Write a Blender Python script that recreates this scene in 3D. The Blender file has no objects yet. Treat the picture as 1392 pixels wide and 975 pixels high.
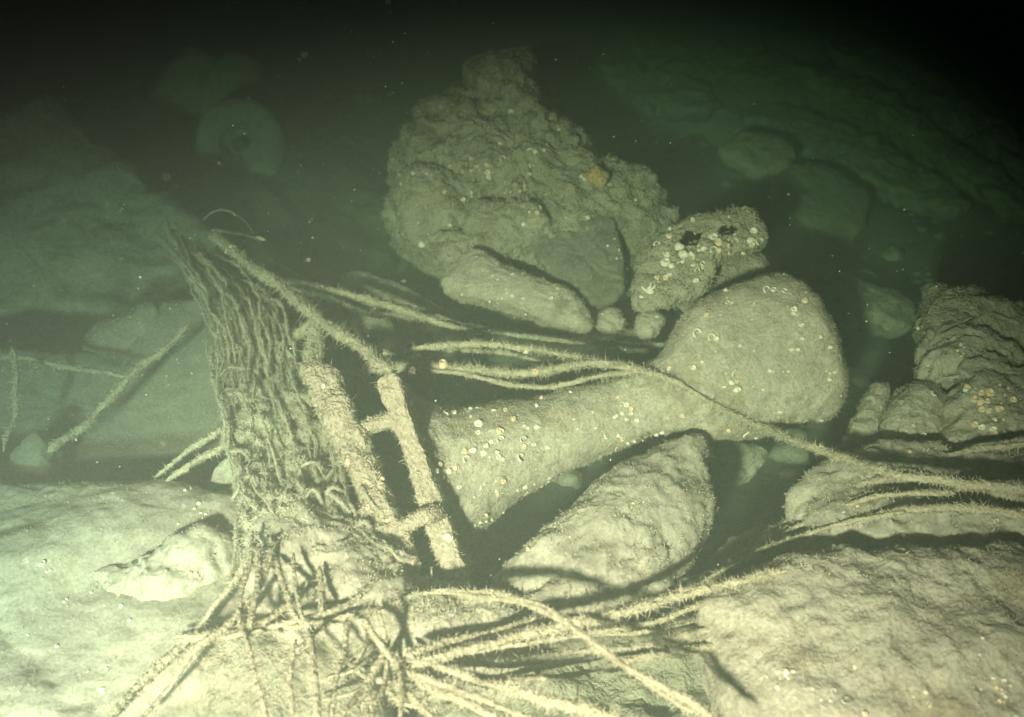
import bpy, math
import numpy as np
from mathutils import Vector, Matrix
from mathutils.bvhtree import BVHTree

scene = bpy.context.scene
COL = scene.collection
R = math.radians

# ------------------------------------------------------------------ camera
CAM = Vector((0.0, 0.0, 1.6))
PITCH = R(22)
W0, H0, HFOV = 1392.0, 975.0, R(60)
FPX = W0 / 2 / math.tan(HFOV / 2)
cam_d = bpy.data.cameras.new('camera')
cam_d.sensor_fit = 'HORIZONTAL'
cam_d.sensor_width = 36
cam_d.lens = 18 / math.tan(HFOV / 2)
cam_d.clip_start = 0.02
cam_d.clip_end = 300
cam_d.dof.use_dof = True
cam_d.dof.focus_distance = 2.35
cam_d.dof.aperture_fstop = 2.2
cam = bpy.data.objects.new('camera', cam_d)
COL.objects.link(cam)
cam.location = CAM
cam.rotation_euler = (math.pi / 2 - PITCH, 0, 0)
scene.camera = cam

# ------------------------------------------------------------------ world: next to no daylight reaches this depth
world = bpy.data.worlds.new('World')
scene.world = world
world.use_nodes = True
wn = world.node_tree
sky = wn.nodes.new('ShaderNodeTexSky')
sky.sky_type = 'NISHITA'
sky.sun_disc = False
sky.sun_elevation = R(25)
sky.sun_rotation = R(200)
wn.nodes['Background'].inputs['Strength'].default_value = 0.0006
wn.links.new(sky.outputs[0], wn.nodes['Background'].inputs['Color'])

# ------------------------------------------------------------------ the two dive lamps, low and to the left behind the camera
def dive_lamp(pos, aim, watts, cone, tint):
    ld = bpy.data.lights.new('dive_lamp', 'SPOT')
    ld.energy = watts
    ld.color = tint
    ld.spot_size = R(cone)
    ld.spot_blend = 1.0
    ld.shadow_soft_size = 0.09
    o = bpy.data.objects.new('dive_lamp', ld)
    COL.objects.link(o)
    o.location = pos
    o.rotation_euler = (Vector(aim) - Vector(pos)).to_track_quat('-Z', 'Y').to_euler()


dive_lamp((-0.80, -1.40, 1.54), (0.16, 2.45, -0.04), 2600, 49, (1.0, 0.635, 0.635))
dive_lamp((-1.10, -0.25, 0.85), (-1.28, 2.5, 0.24), 330, 46, (0.76, 0.84, 0.84))

scene.view_settings.view_transform = 'Standard'
scene.view_settings.look = 'None'
scene.view_settings.exposure = 0.12
scene.view_settings.gamma = 1.0
scene.render.engine = 'CYCLES'
scene.cycles.use_denoising = True
scene.cycles.volume_bounces = 0
scene.cycles.max_bounces = 2
scene.cycles.use_light_tree = False
world.cycles.sampling_method = 'NONE'
scene.cycles.diffuse_bounces = 2
scene.cycles.glossy_bounces = 1
scene.cycles.transmission_bounces = 0

# ------------------------------------------------------------------ numbers
_fw = np.array((0, math.cos(PITCH), -math.sin(PITCH)))
_up = np.array((0, math.sin(PITCH), math.cos(PITCH)))
_rt = np.array((1.0, 0, 0))
_c0 = np.array(CAM)


def P(u, v, d):
    """a point of the place, seen at photo pixel u, v and standing d metres out"""
    return _c0 + d * (_fw + (u - W0 / 2) / FPX * _rt - (v - H0 / 2) / FPX * _up)


def _hash(ix, iy, iz, s):
    h = (ix.astype(np.int64) * 374761393 + iy.astype(np.int64) * 668265263 + iz.astype(np.int64) * 2147483647 + s * 1274126177) & 0xffffffff
    h = ((h ^ (h >> 13)) * 1274126177) & 0xffffffff
    h = ((h ^ (h >> 16)) * 2246822519) & 0xffffffff
    return h ^ (h >> 15)


def noise3(p, seed=0):
    """gradient noise, about -1..1"""
    p = np.asarray(p, float)
    i = np.floor(p).astype(np.int64)
    f = p - i
    w = f * f * f * (f * (f * 6 - 15) + 10)
    out = np.zeros(len(p))
    for dx in (0, 1):
        wx = w[:, 0] if dx else 1 - w[:, 0]
        for dy in (0, 1):
            wy = w[:, 1] if dy else 1 - w[:, 1]
            for dz in (0, 1):
                wz = w[:, 2] if dz else 1 - w[:, 2]
                h = _hash(i[:, 0] + dx, i[:, 1] + dy, i[:, 2] + dz, seed)
                gx = (h & 1023) / 511.5 - 1
                gy = ((h >> 10) & 1023) / 511.5 - 1
                gz = ((h >> 20) & 1023) / 511.5 - 1
                out += wx * wy * wz * (gx * (f[:, 0] - dx) + gy * (f[:, 1] - dy) + gz * (f[:, 2] - dz))
    return out * 1.3


def fbm(p, freq, octaves=4, seed=0, gain=0.5, ridged=False):
    p = np.asarray(p, float) * freq
    a, o, tot = 1.0, np.zeros(len(p)), 0
    for k in range(octaves):
        n = noise3(p + 17.3 * k, seed + k * 7)
        if ridged:
            n = 1 - 2 * np.abs(n) ** 0.8
        o += a * n
        tot += a
        a *= gain
        p = p * 2.03
    return o / tot


def catmull(pts, n, closed=False):
    pts = np.asarray(pts, float)
    m = len(pts)
    if closed:
        ext = np.vstack([pts[-1], pts, pts[0], pts[1]])
        seg = m
    else:
        ext = np.vstack([2 * pts[0] - pts[1], pts, 2 * pts[-1] - pts[-2]])
        seg = m - 1
    fine = []
    for i in range(seg):
        p0, p1, p2, p3 = ext[i:i + 4]
        t = np.linspace(0, 1, 24, endpoint=False)[:, None]
        fine.append(0.5 * (2 * p1 + (p2 - p0) * t + (2 * p0 - 5 * p1 + 4 * p2 - p3) * t ** 2 + (3 * p1 - p0 - 3 * p2 + p3) * t ** 3))
    fine = np.vstack(fine + [pts[:1] if closed else pts[-1:]])
    L = np.r_[0, np.cumsum(np.linalg.norm(np.diff(fine, axis=0), axis=1))]
    q = np.linspace(0, L[-1], n, endpoint=not closed)
    return np.stack([np.interp(q, L, fine[:, k]) for k in range(pts.shape[1])], 1)


def tris_of(faces):
    out = []
    for f in faces:
        for k in range(1, len(f) - 1):
            out.append((f[0], f[k], f[k + 1]))
    return np.array(out)


def vnormals(v, faces):
    t = tris_of(faces)
    n = np.cross(v[t[:, 1]] - v[t[:, 0]], v[t[:, 2]] - v[t[:, 0]])
    out = np.zeros_like(v)
    for k in range(3):
        np.add.at(out, t[:, k], n)
    return out / np.maximum(np.linalg.norm(out, axis=1, keepdims=True), 1e-12)


# ------------------------------------------------------------------ materials
def silt_mat(name, c1, c2, c3, scale=6.0, bump=0.35, fine=120.0, rough=0.95, stain=0.8):
    m = bpy.data.materials.new(name)
    m.use_nodes = True
    nt = m.node_tree
    b = nt.nodes['Principled BSDF']
    b.inputs['Roughness'].default_value = rough
    b.inputs['Specular IOR Level'].default_value = 0.08
    tc = nt.nodes.new('ShaderNodeTexCoord')
    n1 = nt.nodes.new('ShaderNodeTexNoise'); n1.inputs['Scale'].default_value = scale; n1.inputs['Detail'].default_value = 6
    n2 = nt.nodes.new('ShaderNodeTexNoise'); n2.inputs['Scale'].default_value = fine; n2.inputs['Detail'].default_value = 4
    n3 = nt.nodes.new('ShaderNodeTexNoise'); n3.inputs['Scale'].default_value = scale * 4.3; n3.inputs['Detail'].default_value = 5
    for n in (n1, n2, n3):
        nt.links.new(tc.outputs['Object'], n.inputs['Vector'])
    r1 = nt.nodes.new('ShaderNodeValToRGB')
    r1.color_ramp.elements[0].position = 0.34; r1.color_ramp.elements[0].color = (*c2, 1)
    r1.color_ramp.elements[1].position = 0.62; r1.color_ramp.elements[1].color = (*c1, 1)
    nt.links.new(n1.outputs['Fac'], r1.inputs['Fac'])
    r2 = nt.nodes.new('ShaderNodeValToRGB')
    r2.color_ramp.elements[0].position = 0.50; r2.color_ramp.elements[0].color = (0, 0, 0, 1)
    r2.color_ramp.elements[1].position = 0.72; r2.color_ramp.elements[1].color = (1, 1, 1, 1)
    nt.links.new(n3.outputs['Fac'], r2.inputs['Fac'])
    mx = nt.nodes.new('ShaderNodeMix'); mx.data_type = 'RGBA'
    nt.links.new(r2.outputs['Color'], mx.inputs['Factor'])
    nt.links.new(r1.outputs['Color'], mx.inputs[6])
    mx.inputs[7].default_value = (*c3, 1)
    # bare, rust-brown and darker blotches with edges of their own
    n4 = nt.nodes.new('ShaderNodeTexNoise'); n4.inputs['Scale'].default_value = scale * 0.9; n4.inputs['Detail'].default_value = 9; n4.inputs['Roughness'].default_value = 0.62
    nt.links.new(tc.outputs['Object'], n4.inputs['Vector'])
    r4 = nt.nodes.new('ShaderNodeValToRGB')
    r4.color_ramp.elements[0].position = 0.55; r4.color_ramp.elements[0].color = (1, 1, 1, 1)
    r4.color_ramp.elements[1].position = 0.64; r4.color_ramp.elements[1].color = (0.74, 0.69, 0.60, 1)
    nt.links.new(n4.outputs['Fac'], r4.inputs['Fac'])
    m4 = nt.nodes.new('ShaderNodeMix'); m4.data_type = 'RGBA'; m4.blend_type = 'MULTIPLY'; m4.inputs['Factor'].default_value = stain
    nt.links.new(mx.outputs[2], m4.inputs[6]); nt.links.new(r4.outputs['Color'], m4.inputs[7])
    # fine grain
    r3 = nt.nodes.new('ShaderNodeMapRange')
    r3.inputs[1].default_value = 0.3; r3.inputs[2].default_value = 0.7
    r3.inputs[3].default_value = 0.72; r3.inputs[4].default_value = 1.15
    nt.links.new(n2.outputs['Fac'], r3.inputs[0])
    mu = nt.nodes.new('ShaderNodeVectorMath'); mu.operation = 'SCALE'
    nt.links.new(m4.outputs[2], mu.inputs[0]); nt.links.new(r3.outputs[0], mu.inputs['Scale'])
    nt.links.new(mu.outputs[0], b.inputs['Base Color'])
    ad = nt.nodes.new('ShaderNodeMath'); ad.operation = 'MULTIPLY_ADD'
    nt.links.new(n3.outputs['Fac'], ad.inputs[0]); ad.inputs[1].default_value = 2.5
    nt.links.new(n2.outputs['Fac'], ad.inputs[2])
    bp = nt.nodes.new('ShaderNodeBump'); bp.inputs['Strength'].default_value = bump; bp.inputs['Distance'].default_value = 0.02
    nt.links.new(ad.outputs[0], bp.inputs['Height'])
    nt.links.new(bp.outputs['Normal'], b.inputs['Normal'])
    return m


def plain_mat(name, col, var=0.2, rough=0.8, scale=60):
    m = bpy.data.materials.new(name)
    m.use_nodes = True
    nt = m.node_tree
    b = nt.nodes['Principled BSDF']
    b.inputs['Roughness'].default_value = rough
    b.inputs['Specular IOR Level'].default_value = 0.15
    tc = nt.nodes.new('ShaderNodeTexCoord')
    n = nt.nodes.new('ShaderNodeTexNoise'); n.inputs['Scale'].default_value = scale
    nt.links.new(tc.outputs['Object'], n.inputs['Vector'])
    r = nt.nodes.new('ShaderNodeValToRGB')
    r.color_ramp.elements[0].position = 0.3; r.color_ramp.elements[0].color = (*[c * (1 - var) for c in col], 1)
    r.color_ramp.elements[1].position = 0.7; r.color_ramp.elements[1].color = (*[min(1, c * (1 + var)) for c in col], 1)
    nt.links.new(n.outputs['Fac'], r.inputs['Fac'])
    nt.links.new(r.outputs['Color'], b.inputs['Base Color'])
    return m


M = {
    'silt': silt_mat('pale_silt', (0.46, 0.425, 0.325), (0.37, 0.34, 0.26), (0.29, 0.265, 0.195)),
    'pale': silt_mat('settled_pale_silt', (0.48, 0.445, 0.345), (0.40, 0.37, 0.285), (0.30, 0.275, 0.205), scale=4, bump=0.14),
    'rock': silt_mat('grown_over_rock', (0.41, 0.385, 0.275), (0.30, 0.285, 0.20), (0.20, 0.185, 0.125), scale=5, bump=0.6),
    'plate': silt_mat('silted_steel_plate', (0.22, 0.215, 0.16), (0.18, 0.175, 0.13), (0.14, 0.135, 0.10), scale=3, bump=0.2),
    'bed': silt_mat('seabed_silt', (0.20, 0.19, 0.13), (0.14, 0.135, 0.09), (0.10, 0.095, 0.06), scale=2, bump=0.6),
    'beam': silt_mat('rust_tinged_growth', (0.54, 0.47, 0.345), (0.45, 0.385, 0.28), (0.35, 0.285, 0.20), scale=14, bump=0.6),
    'rope': silt_mat('silted_rope', (0.52, 0.47, 0.33), (0.42, 0.38, 0.26), (0.34, 0.30, 0.2), scale=20, bump=0.5),
    'net': silt_mat('silted_net', (0.44, 0.41, 0.31), (0.36, 0.335, 0.25), (0.28, 0.26, 0.19), scale=12, bump=0.5),
    'fuzz': plain_mat('hydroid_growth', (0.44, 0.405, 0.28), 0.3, 0.9, 30),
    'fuzz_pale': plain_mat('pale_hydroid_growth', (0.52, 0.47, 0.33), 0.25, 0.9, 30),
    'fuzz_dark': plain_mat('dull_hydroid_growth', (0.30, 0.28, 0.19), 0.3, 0.9, 30),
    'shell': plain_mat('white_shell', (0.70, 0.66, 0.52), 0.15, 0.6, 200),
    'shell_warm': plain_mat('orange_shell', (0.70, 0.55, 0.36), 0.2, 0.6, 200),
    'sponge': silt_mat('orange_sponge', (0.66, 0.42, 0.12), (0.55, 0.35, 0.10), (0.42, 0.25, 0.08), scale=30, bump=0.6),
    'rust': silt_mat('rusty_crust', (0.62, 0.27, 0.10), (0.50, 0.24, 0.10), (0.38, 0.22, 0.10), scale=10, bump=0.6),
    'snow': plain_mat('drifting_flakes', (0.85, 0.83, 0.74), 0.1, 0.7, 10),
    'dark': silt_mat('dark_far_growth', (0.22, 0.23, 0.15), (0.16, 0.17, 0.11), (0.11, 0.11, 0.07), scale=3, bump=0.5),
}


# ------------------------------------------------------------------ objects
def mesh_of(name, v, faces, smooth=True):
    me = bpy.data.meshes.new(name)
    v = np.asarray(v, np.float32)
    if isinstance(faces, np.ndarray):
        k = faces.shape[1]
        me.vertices.add(len(v)); me.vertices.foreach_set('co', v.ravel())
        me.loops.add(faces.size); me.loops.foreach_set('vertex_index', faces.astype(np.int32).ravel())
        me.polygons.add(len(faces)); me.polygons.foreach_set('loop_start', np.arange(0, faces.size, k, dtype=np.int32))
        me.update(calc_edges=True)
    else:
        me.from_pydata(v.tolist(), [], [tuple(int(i) for i in f) for f in faces])
        me.update()
    if smooth:
        me.polygons.foreach_set('use_smooth', np.ones(len(me.polygons), bool))
    return me


def tag(o, label=None, cat=None, group=None, kind=None):
    if label: o['label'] = label
    if cat: o['category'] = cat
    if group: o['group'] = group
    if kind: o['kind'] = kind
    return o


def obj(name, v, faces, mat, parent=None, origin=None, kind=None, smooth=True):
    """one mesh object; v in world space. A child is stored relative to its parent's origin."""
    v = np.asarray(v, float)
    if parent is not None:
        org = np.array(parent['_o'])
    else:
        org = np.array(origin) if origin is not None else np.array((*v[:, :2].mean(0), v[:, 2].min()))
    me = mesh_of(name, v - org, faces, smooth)
    me.materials.append(M[mat])
    o = bpy.data.objects.new(name, me)
    COL.objects.link(o)
    o['_o'] = [float(x) for x in org]
    if parent is not None:
        o.parent = parent
    else:
        o.location = org
    if kind: o['kind'] = kind
    return o


def thing(name, loc, label, cat, group=None):
    o = bpy.data.objects.new(name, None)
    COL.objects.link(o)
    o.location = loc
    o.empty_display_size = 0.05
    o['_o'] = [float(x) for x in loc]
    return tag(o, label, cat, group)


# ------------------------------------------------------------------ shapes
def slab(outline, d, front, back, seed=0, amp=0.02, freq=6, p=3.0, N=110, K=22, wob=0.012, ridge=0.0, rfreq=5, fine=0.004, pole=None):
    """a thick rounded piece: outline (u, v[, d]) on a tilted plane, swelling front and back, worn by noise"""
    pts = []
    vs = [o[1] for o in outline]
    v0, v1 = min(vs), max(vs)
    for o in outline:
        if len(o) == 3: dd = o[2]
        elif isinstance(d, tuple): dd = d[0] + (d[1] - d[0]) * (o[1] - v0) / max(1e-6, v1 - v0)
        else: dd = d
        pts.append(P(o[0], o[1], dd))
    e = catmull(np.array(pts), N, True)
    c = e.mean(0)
    q = e - c
    n = np.linalg.svd(q)[2][2]
    if pole:
        ray = P(pole[0], pole[1], 1.0) - _c0
        c = _c0 + ray * (np.dot(c - _c0, n) / np.dot(ray, n))
    if np.dot(n, _c0 - c) < 0: n = -n
    e = e + (fbm(e, 9, 3, seed + 5)[:, None]) * wob * 2 * (q / np.maximum(np.linalg.norm(q, axis=1, keepdims=True), 1e-6))
    q = e - c
    ss = np.sin(np.pi / 2 * np.arange(1, K) / K)
    V = [c + n * front]
    for s in ss: V += list(c + s * q + n * front * (1 - s ** p) ** (1 / 2.2))
    V += list(e)
    for s in ss[::-1]: V += list(c + s * q - n * back * (1 - s ** p) ** (1 / 2.2))
    V.append(c - n * back)
    V = np.array(V)
    F = []
    rings = 2 * K - 1
    for i in range(N): F.append((0, 1 + i, 1 + (i + 1) % N))
    for r in range(rings - 1):
        a, b = 1 + r * N, 1 + (r + 1) * N
        for i in range(N):
            j = (i + 1) % N
            F.append((a + i, b + i, b + j, a + j))
    a = 1 + (rings - 1) * N
    for i in range(N): F.append((a + i, len(V) - 1, a + (i + 1) % N))
    nn = vnormals(V, F)
    if (nn[0] * n).sum() < 0:
        F = [f[::-1] for f in F]; nn = -nn
    return wear(V, F, seed, amp, freq, ridge, rfreq, fine)


def wear(V, F, seed, amp, freq, ridge=0, rfreq=5, fine=0.004):
    nn = vnormals(V, F)
    dsp = amp * fbm(V, freq, 4, seed)
    if ridge: dsp += ridge * np.minimum(fbm(V + 0.15 * fbm(V, 3, 2, seed + 3)[:, None], rfreq, 3, seed + 9, ridged=True), 0.6) - ridge * 0.3
    if fine: dsp += fine * 1.6 * fbm(V, 45, 2, seed + 21) + fine * 2.2 * fbm(V, 17, 3, seed + 25)
    if fine: dsp += (0.0015 + fine * 0.5) * np.tanh((fbm(V, 7, 4, seed + 33, gain=0.6) - 0.06) * 16)
    return V + nn * dsp[:, None], F


def lathe(p0, axis, prof, N=64, seed=0, amp=0.006, freq=8, fine=0.003, ref=(0, 0, 1), squash=1.0):
    """prof: list of (x along axis, radius); closed at both ends by radius 0 rows"""
    a = np.array(axis, float); a /= np.linalg.norm(a)
    u = np.cross(a, ref); u /= np.linalg.norm(u)
    w = np.cross(a, u)
    V, F = [], []
    th = np.linspace(0, 2 * np.pi, N, endpoint=False)
    for x, r in prof:
        V += list(np.array(p0) + a * x + r * (np.cos(th)[:, None] * u * squash + np.sin(th)[:, None] * w))
    for k in range(len(prof) - 1):
        for i in range(N):
            j = (i + 1) % N
            F.append((k * N + i, k * N + j, (k + 1) * N + j, (k + 1) * N + i))
    F.append(tuple(range(N - 1, -1, -1)))
    F.append(tuple((len(prof) - 1) * N + i for i in range(N)))
    V = np.array(V)
    cen = V.mean(0)
    f = F[N * (len(prof) // 2)]
    nrm = np.cross(V[f[1]] - V[f[0]], V[f[2]] - V[f[0]])
    axp = np.array(p0) + a * np.dot(V[f[0]] - p0, a)
    if np.dot(nrm, V[f[0]] - axp) < 0: F = [g[::-1] for g in F]
    return wear(V, F, seed, amp, freq, 0, 5, fine)


def tube(path, r, n=None, sides=8, seed=0, wob=0.006, rvar=0.25, taper=True, wfreq=7, twist=0):
    """path: world points; a limb with wandering centre line and uneven girth"""
    path = np.asarray(path, float)
    L = np.linalg.norm(np.diff(path, axis=0), axis=1).sum()
    n = n or max(12, int(L / 0.014))
    c = catmull(path, n)
    off = np.stack([fbm(c, wfreq, 3, seed + k * 31) for k in range(3)], 1)
    c = c + off * wob
    t = np.gradient(c, axis=0); t /= np.linalg.norm(t, axis=1, keepdims=True)
    ref = np.array((0.13, 0.3, 1.0))
    a = np.cross(t, ref); a /= np.linalg.norm(a, axis=1, keepdims=True)
    b = np.cross(t, a)
    lump_ = np.clip(fbm(c, 8, 2, seed + 55), -0.4, 0.9) if twist else 0.0
    rr = (1 + 0.9 * lump_) * (r if np.isscalar(r) else np.interp(np.linspace(0, 1, n), np.linspace(0, 1, len(r)), r)) * (1 + rvar * fbm(c, 22, 3, seed + 77))
    rr = np.broadcast_to(rr, (n,)).copy()
    if taper:
        rr[0] *= 0.3; rr[-1] *= 0.3; rr[1] *= 0.8; rr[-2] *= 0.8
    th = np.linspace(0, 2 * np.pi, sides, endpoint=False)
    ph = th[None] + np.linspace(0, twist * L, n)[:, None]
    lob = 1 + (0.22 * np.cos(3 * (ph)) if twist else 0.0)
    V = c[:, None, :] + (rr[:, None] * lob)[..., None] * (np.cos(th)[None, :, None] * a[:, None] + np.sin(th)[None, :, None] * b[:, None])
    V = V.reshape(-1, 3)
    F = []
    for k in range(n - 1):
        for i in range(sides):
            j = (i + 1) % sides
            F.append((k * sides + i, k * sides + j, (k + 1) * sides + j, (k + 1) * sides + i))
    F.append(tuple(range(sides - 1, -1, -1))); F.append(tuple((n - 1) * sides + i for i in range(sides)))
    F = [f[::-1] for f in F] if np.dot(np.cross(V[F[0][1]] - V[F[0][0]], V[F[0][2]] - V[F[0][0]]), V[F[0][0]] - c[0]) < 0 else F
    return V, F, c


def bristles(V, F, dens, length, rad, seed, lean=0.6, patch=0.35, pfreq=9, bias=None, grav=0.0):
    """hydroid growth: thin three-sided spikes rooted on a surface"""
    rng = np.random.default_rng(seed)
    t = tris_of(F)
    A, B, C = V[t[:, 0]], V[t[:, 1]], V[t[:, 2]]
    n = np.cross(B - A, C - A)
    ar = np.linalg.norm(n, axis=1) / 2
    n /= np.maximum(2 * ar[:, None], 1e-12)
    # growth is only where it can be met by light and eye
    cnt = int(ar.sum() * dens)
    idx = rng.choice(len(t), cnt, p=ar / ar.sum())
    r1 = np.sqrt(rng.random(cnt))[:, None]; r2 = rng.random(cnt)[:, None]
    p = (1 - r1) * A[idx] + r1 * (1 - r2) * B[idx] + r1 * r2 * C[idx]
    nn = n[idx]
    keep = fbm(p, pfreq, 3, seed + 2) + rng.normal(0, 0.15, cnt) > -patch
    facing = ((_c0 - p) * nn).sum(1) > -0.35 * np.linalg.norm(_c0 - p, axis=1)
    keep &= facing
    p, nn = p[keep], nn[keep]
    m = len(p)
    d = nn + rng.normal(0, lean, (m, 3)); d[:, 2] -= grav
    d /= np.linalg.norm(d, axis=1, keepdims=True)
    ln = length * (0.35 + rng.gamma(2.2, 0.3, m))[:, None]
    ln = np.minimum(ln, length * 2.6) * np.clip(1.0 + 1.5 * fbm(p, 26, 2, seed + 4), 0.35, 2.0)[:, None]
    a = np.cross(d, rng.normal(size=(m, 3))); a /= np.linalg.norm(a, axis=1, keepdims=True)
    b = np.cross(d, a)
    rr = rad * (0.7 + 0.6 * rng.random((m, 1)))
    rr = rr * 1.35; base = [p + rr * (math.cos(k * 2.094) * a + math.sin(k * 2.094) * b) for k in range(3)]
    VV = np.stack(base + [p + d * ln], 1).reshape(-1, 3)
    o = np.arange(m)[:, None] * 4
    FF = np.concatenate([o + np.array([[0, 1, 3]]), o + np.array([[1, 2, 3]]), o + np.array([[2, 0, 3]])])
    return VV, FF


def fuzz(parent, V, F, dens, length, rad, seed, mat='fuzz', **kw):
    vv, ff = bristles(V, F, dens, length, rad, seed, **kw)
    if len(vv):
        return obj('hydroid_growth', vv, ff, mat, parent, kind='stuff', smooth=False)


# barnacles: little cups and closed shells sharing mesh data
def cup_mesh(name, mat, hollow, seed):
    rng = np.random.default_rng(seed)
    N = 8
    prof = [(1.0, -0.3), (0.95, 0.35), (0.72, 0.75), (0.48, 0.7), (0.34, 0.1)] if hollow else [(1.0, -0.3), (0.95, 0.25), (0.65, 0.55), (0.25, 0.68)]
    V = []
    wob = 1 + rng.normal(0, 0.12, N)
    for r, z in prof:
        for i in range(N):
            V.append((r * wob[i] * math.cos(i * 2 * math.pi / N), r * wob[i] * math.sin(i * 2 * math.pi / N), z))
    F = []
    for k in range(len(prof) - 1):
        for i in range(N):
            j = (i + 1) % N
            F.append((k * N + i, k * N + j, (k + 1) * N + j, (k + 1) * N + i))
    F.append(tuple((len(prof) - 1) * N + i for i in range(N)))
    me = mesh_of(name, V, F)
    me.materials.append(M[mat])
    return me


def worm_mesh():
    V, F = [], []
    n, N = 9, 5
    for k in range(n):
        a = 4.2 * k / (n - 1); R0 = 0.75 + 0.05 * k; r = 0.26 + 0.10 * math.sin(k)
        for i in range(N):
            b = i * 2 * math.pi / N
            V.append(((R0 + r * math.cos(b)) * math.cos(a), (R0 + r * math.cos(b)) * math.sin(a), 0.2 + 0.06 * k + r * math.sin(b)))
    for k in range(n - 1):
        for i in range(N):
            j = (i + 1) % N
            F.append((k * N + i, k * N + j, (k + 1) * N + j, (k + 1) * N + i))
    F.append(tuple(range(N - 1, -1, -1))); F.append(tuple((n - 1) * N + i for i in range(N)))
    me = mesh_of('worm_casing', V, F); me.materials.append(M['shell'])
    return me


CUPS = [cup_mesh('barnacle_cup', 'shell', True, 1), cup_mesh('barnacle_cup_b', 'shell', True, 2), cup_mesh('barnacle_shut', 'shell', False, 3), cup_mesh('barnacle_warm', 'shell_warm', True, 4), worm_mesh()]


def barnacle_at(parent, bvh, u, v, px, rng, warm=0.2):
    d = P(u, v, 1.0) - _c0
    hit, nrm, idx, dist = bvh.ray_cast(CAM, Vector(d).normalized())
    if hit is None or dist > 6: return
    if nrm.dot(CAM - hit) < 0: nrm = -nrm
    r = px / 2 * dist / FPX
    me = CUPS[3] if rng.random() < warm else CUPS[(0, 1, 2, 2, 4)[rng.integers(0, 5)]]
    o = bpy.data.objects.new('barnacle', me)
    COL.objects.link(o)
    o.parent = parent
    z = (nrm + Vector(rng.normal(0, 0.25, 3))).normalized()
    o.rotation_euler = z.to_track_quat('Z', 'Y').to_euler()
    o.location = Vector(hit) - Vector(parent['_o'])
    o.scale = (r, r * (0.8 + 0.3 * rng.random()), r * (0.8 + 0.8 * rng.random()))


def barnacles(parent, VF, spots, rect=None, n=0, seed=0, px=(4, 8), warm=0.2):
    rng = np.random.default_rng(seed)
    bvh = BVHTree.FromPolygons([Vector(x) for x in VF[0]], [tuple(int(i) for i in f) for f in VF[1]])
    for s in spots:
        barnacle_at(parent, bvh, s[0], s[1], s[2] if len(s) > 2 else rng.uniform(*px), rng, warm)
    cen = [(rng.uniform(rect[0], rect[2]), rng.uniform(rect[1], rect[3])) for k in range(max(1, n // 5))] if n else []
    for k in range(n):
        c = cen[rng.integers(len(cen))]
        sp = 9 if rng.random() < 0.65 else 40
        barnacle_at(parent, bvh, c[0] + rng.normal(0, sp), c[1] + rng.normal(0, sp), px[0] * 0.8 + (px[1] - px[0]) * rng.gamma(1.2, 0.45), rng, warm)


def merge(parts):
    V, F, o = [], [], 0
    for v, f in parts:
        V.append(v); F += [tuple(i + o for i in g) for g in f]; o += len(v)
    return np.vstack(V), F


def rock(name, outline, d, front, back, label, cat, mat='rock', seed=0, fz=None, barn=None, group=None, **kw):
    """a single silted piece with its growth and its barnacles as parts"""
    V, F = slab(outline, d, front, back, seed=seed, **kw)
    o = obj(name, V, F, mat)
    tag(o, label, cat, group)
    if fz:
        fuzz(o, V, F, fz[0], fz[1], fz[2], seed + 300, fz[3] if len(fz) > 3 else 'fuzz')
    if barn:
        barnacles(o, (V, F), barn.get('spots', []), barn.get('rect'), barn.get('n', 0), seed, barn.get('px', (4, 8)), barn.get('warm', 0.2))
    return o, V, F


# ================================================================== the setting
def bed_z(x, y):
    p = np.stack([x, y, np.zeros_like(x)], 1)
    s = np.clip((y - 2.9) / 5.0, 0, 1); s = s * s * (3 - 2 * s)
    right = np.clip((x - 0.2) / 2.2, 0, 1)
    z = 0.02 + s * 0.95 + 0.10 * fbm(p, 0.9, 4, 3) + 0.045 * fbm(p, 3.5, 4, 8) + 0.012 * fbm(p, 18, 3, 12)
    z += 0.25 * np.clip((y - 5) / 4, 0, 1) * fbm(p, 0.6, 3, 40)
    z -= 0.1 * right * np.clip((3.6 - y) / 1.0, 0, 1)
    return z


def seabed():
    g = np.r_[np.linspace(-34, -5, 30)[:-1], np.linspace(-5, 5, 260), np.linspace(5, 34, 30)[1:]]
    h = np.r_[np.linspace(-8, 0.6, 14)[:-1], np.linspace(0.6, 8.5, 220), np.linspace(8.5, 46, 34)[1:]]
    X, Y = np.meshgrid(g, h)
    x, y = X.ravel(), Y.ravel()
    V = np.stack([x, y, bed_z(x, y)], 1)
    nx, ny = len(g), len(h)
    k = (np.arange(ny - 1)[:, None] * nx + np.arange(nx - 1)[None]).ravel()
    F = np.stack([k, k + 1, k + nx + 1, k + nx], 1)
    o = obj('seabed', V, F, 'bed', origin=(0, 0, 0))
    o['kind'] = 'structure'


seabed()

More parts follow.
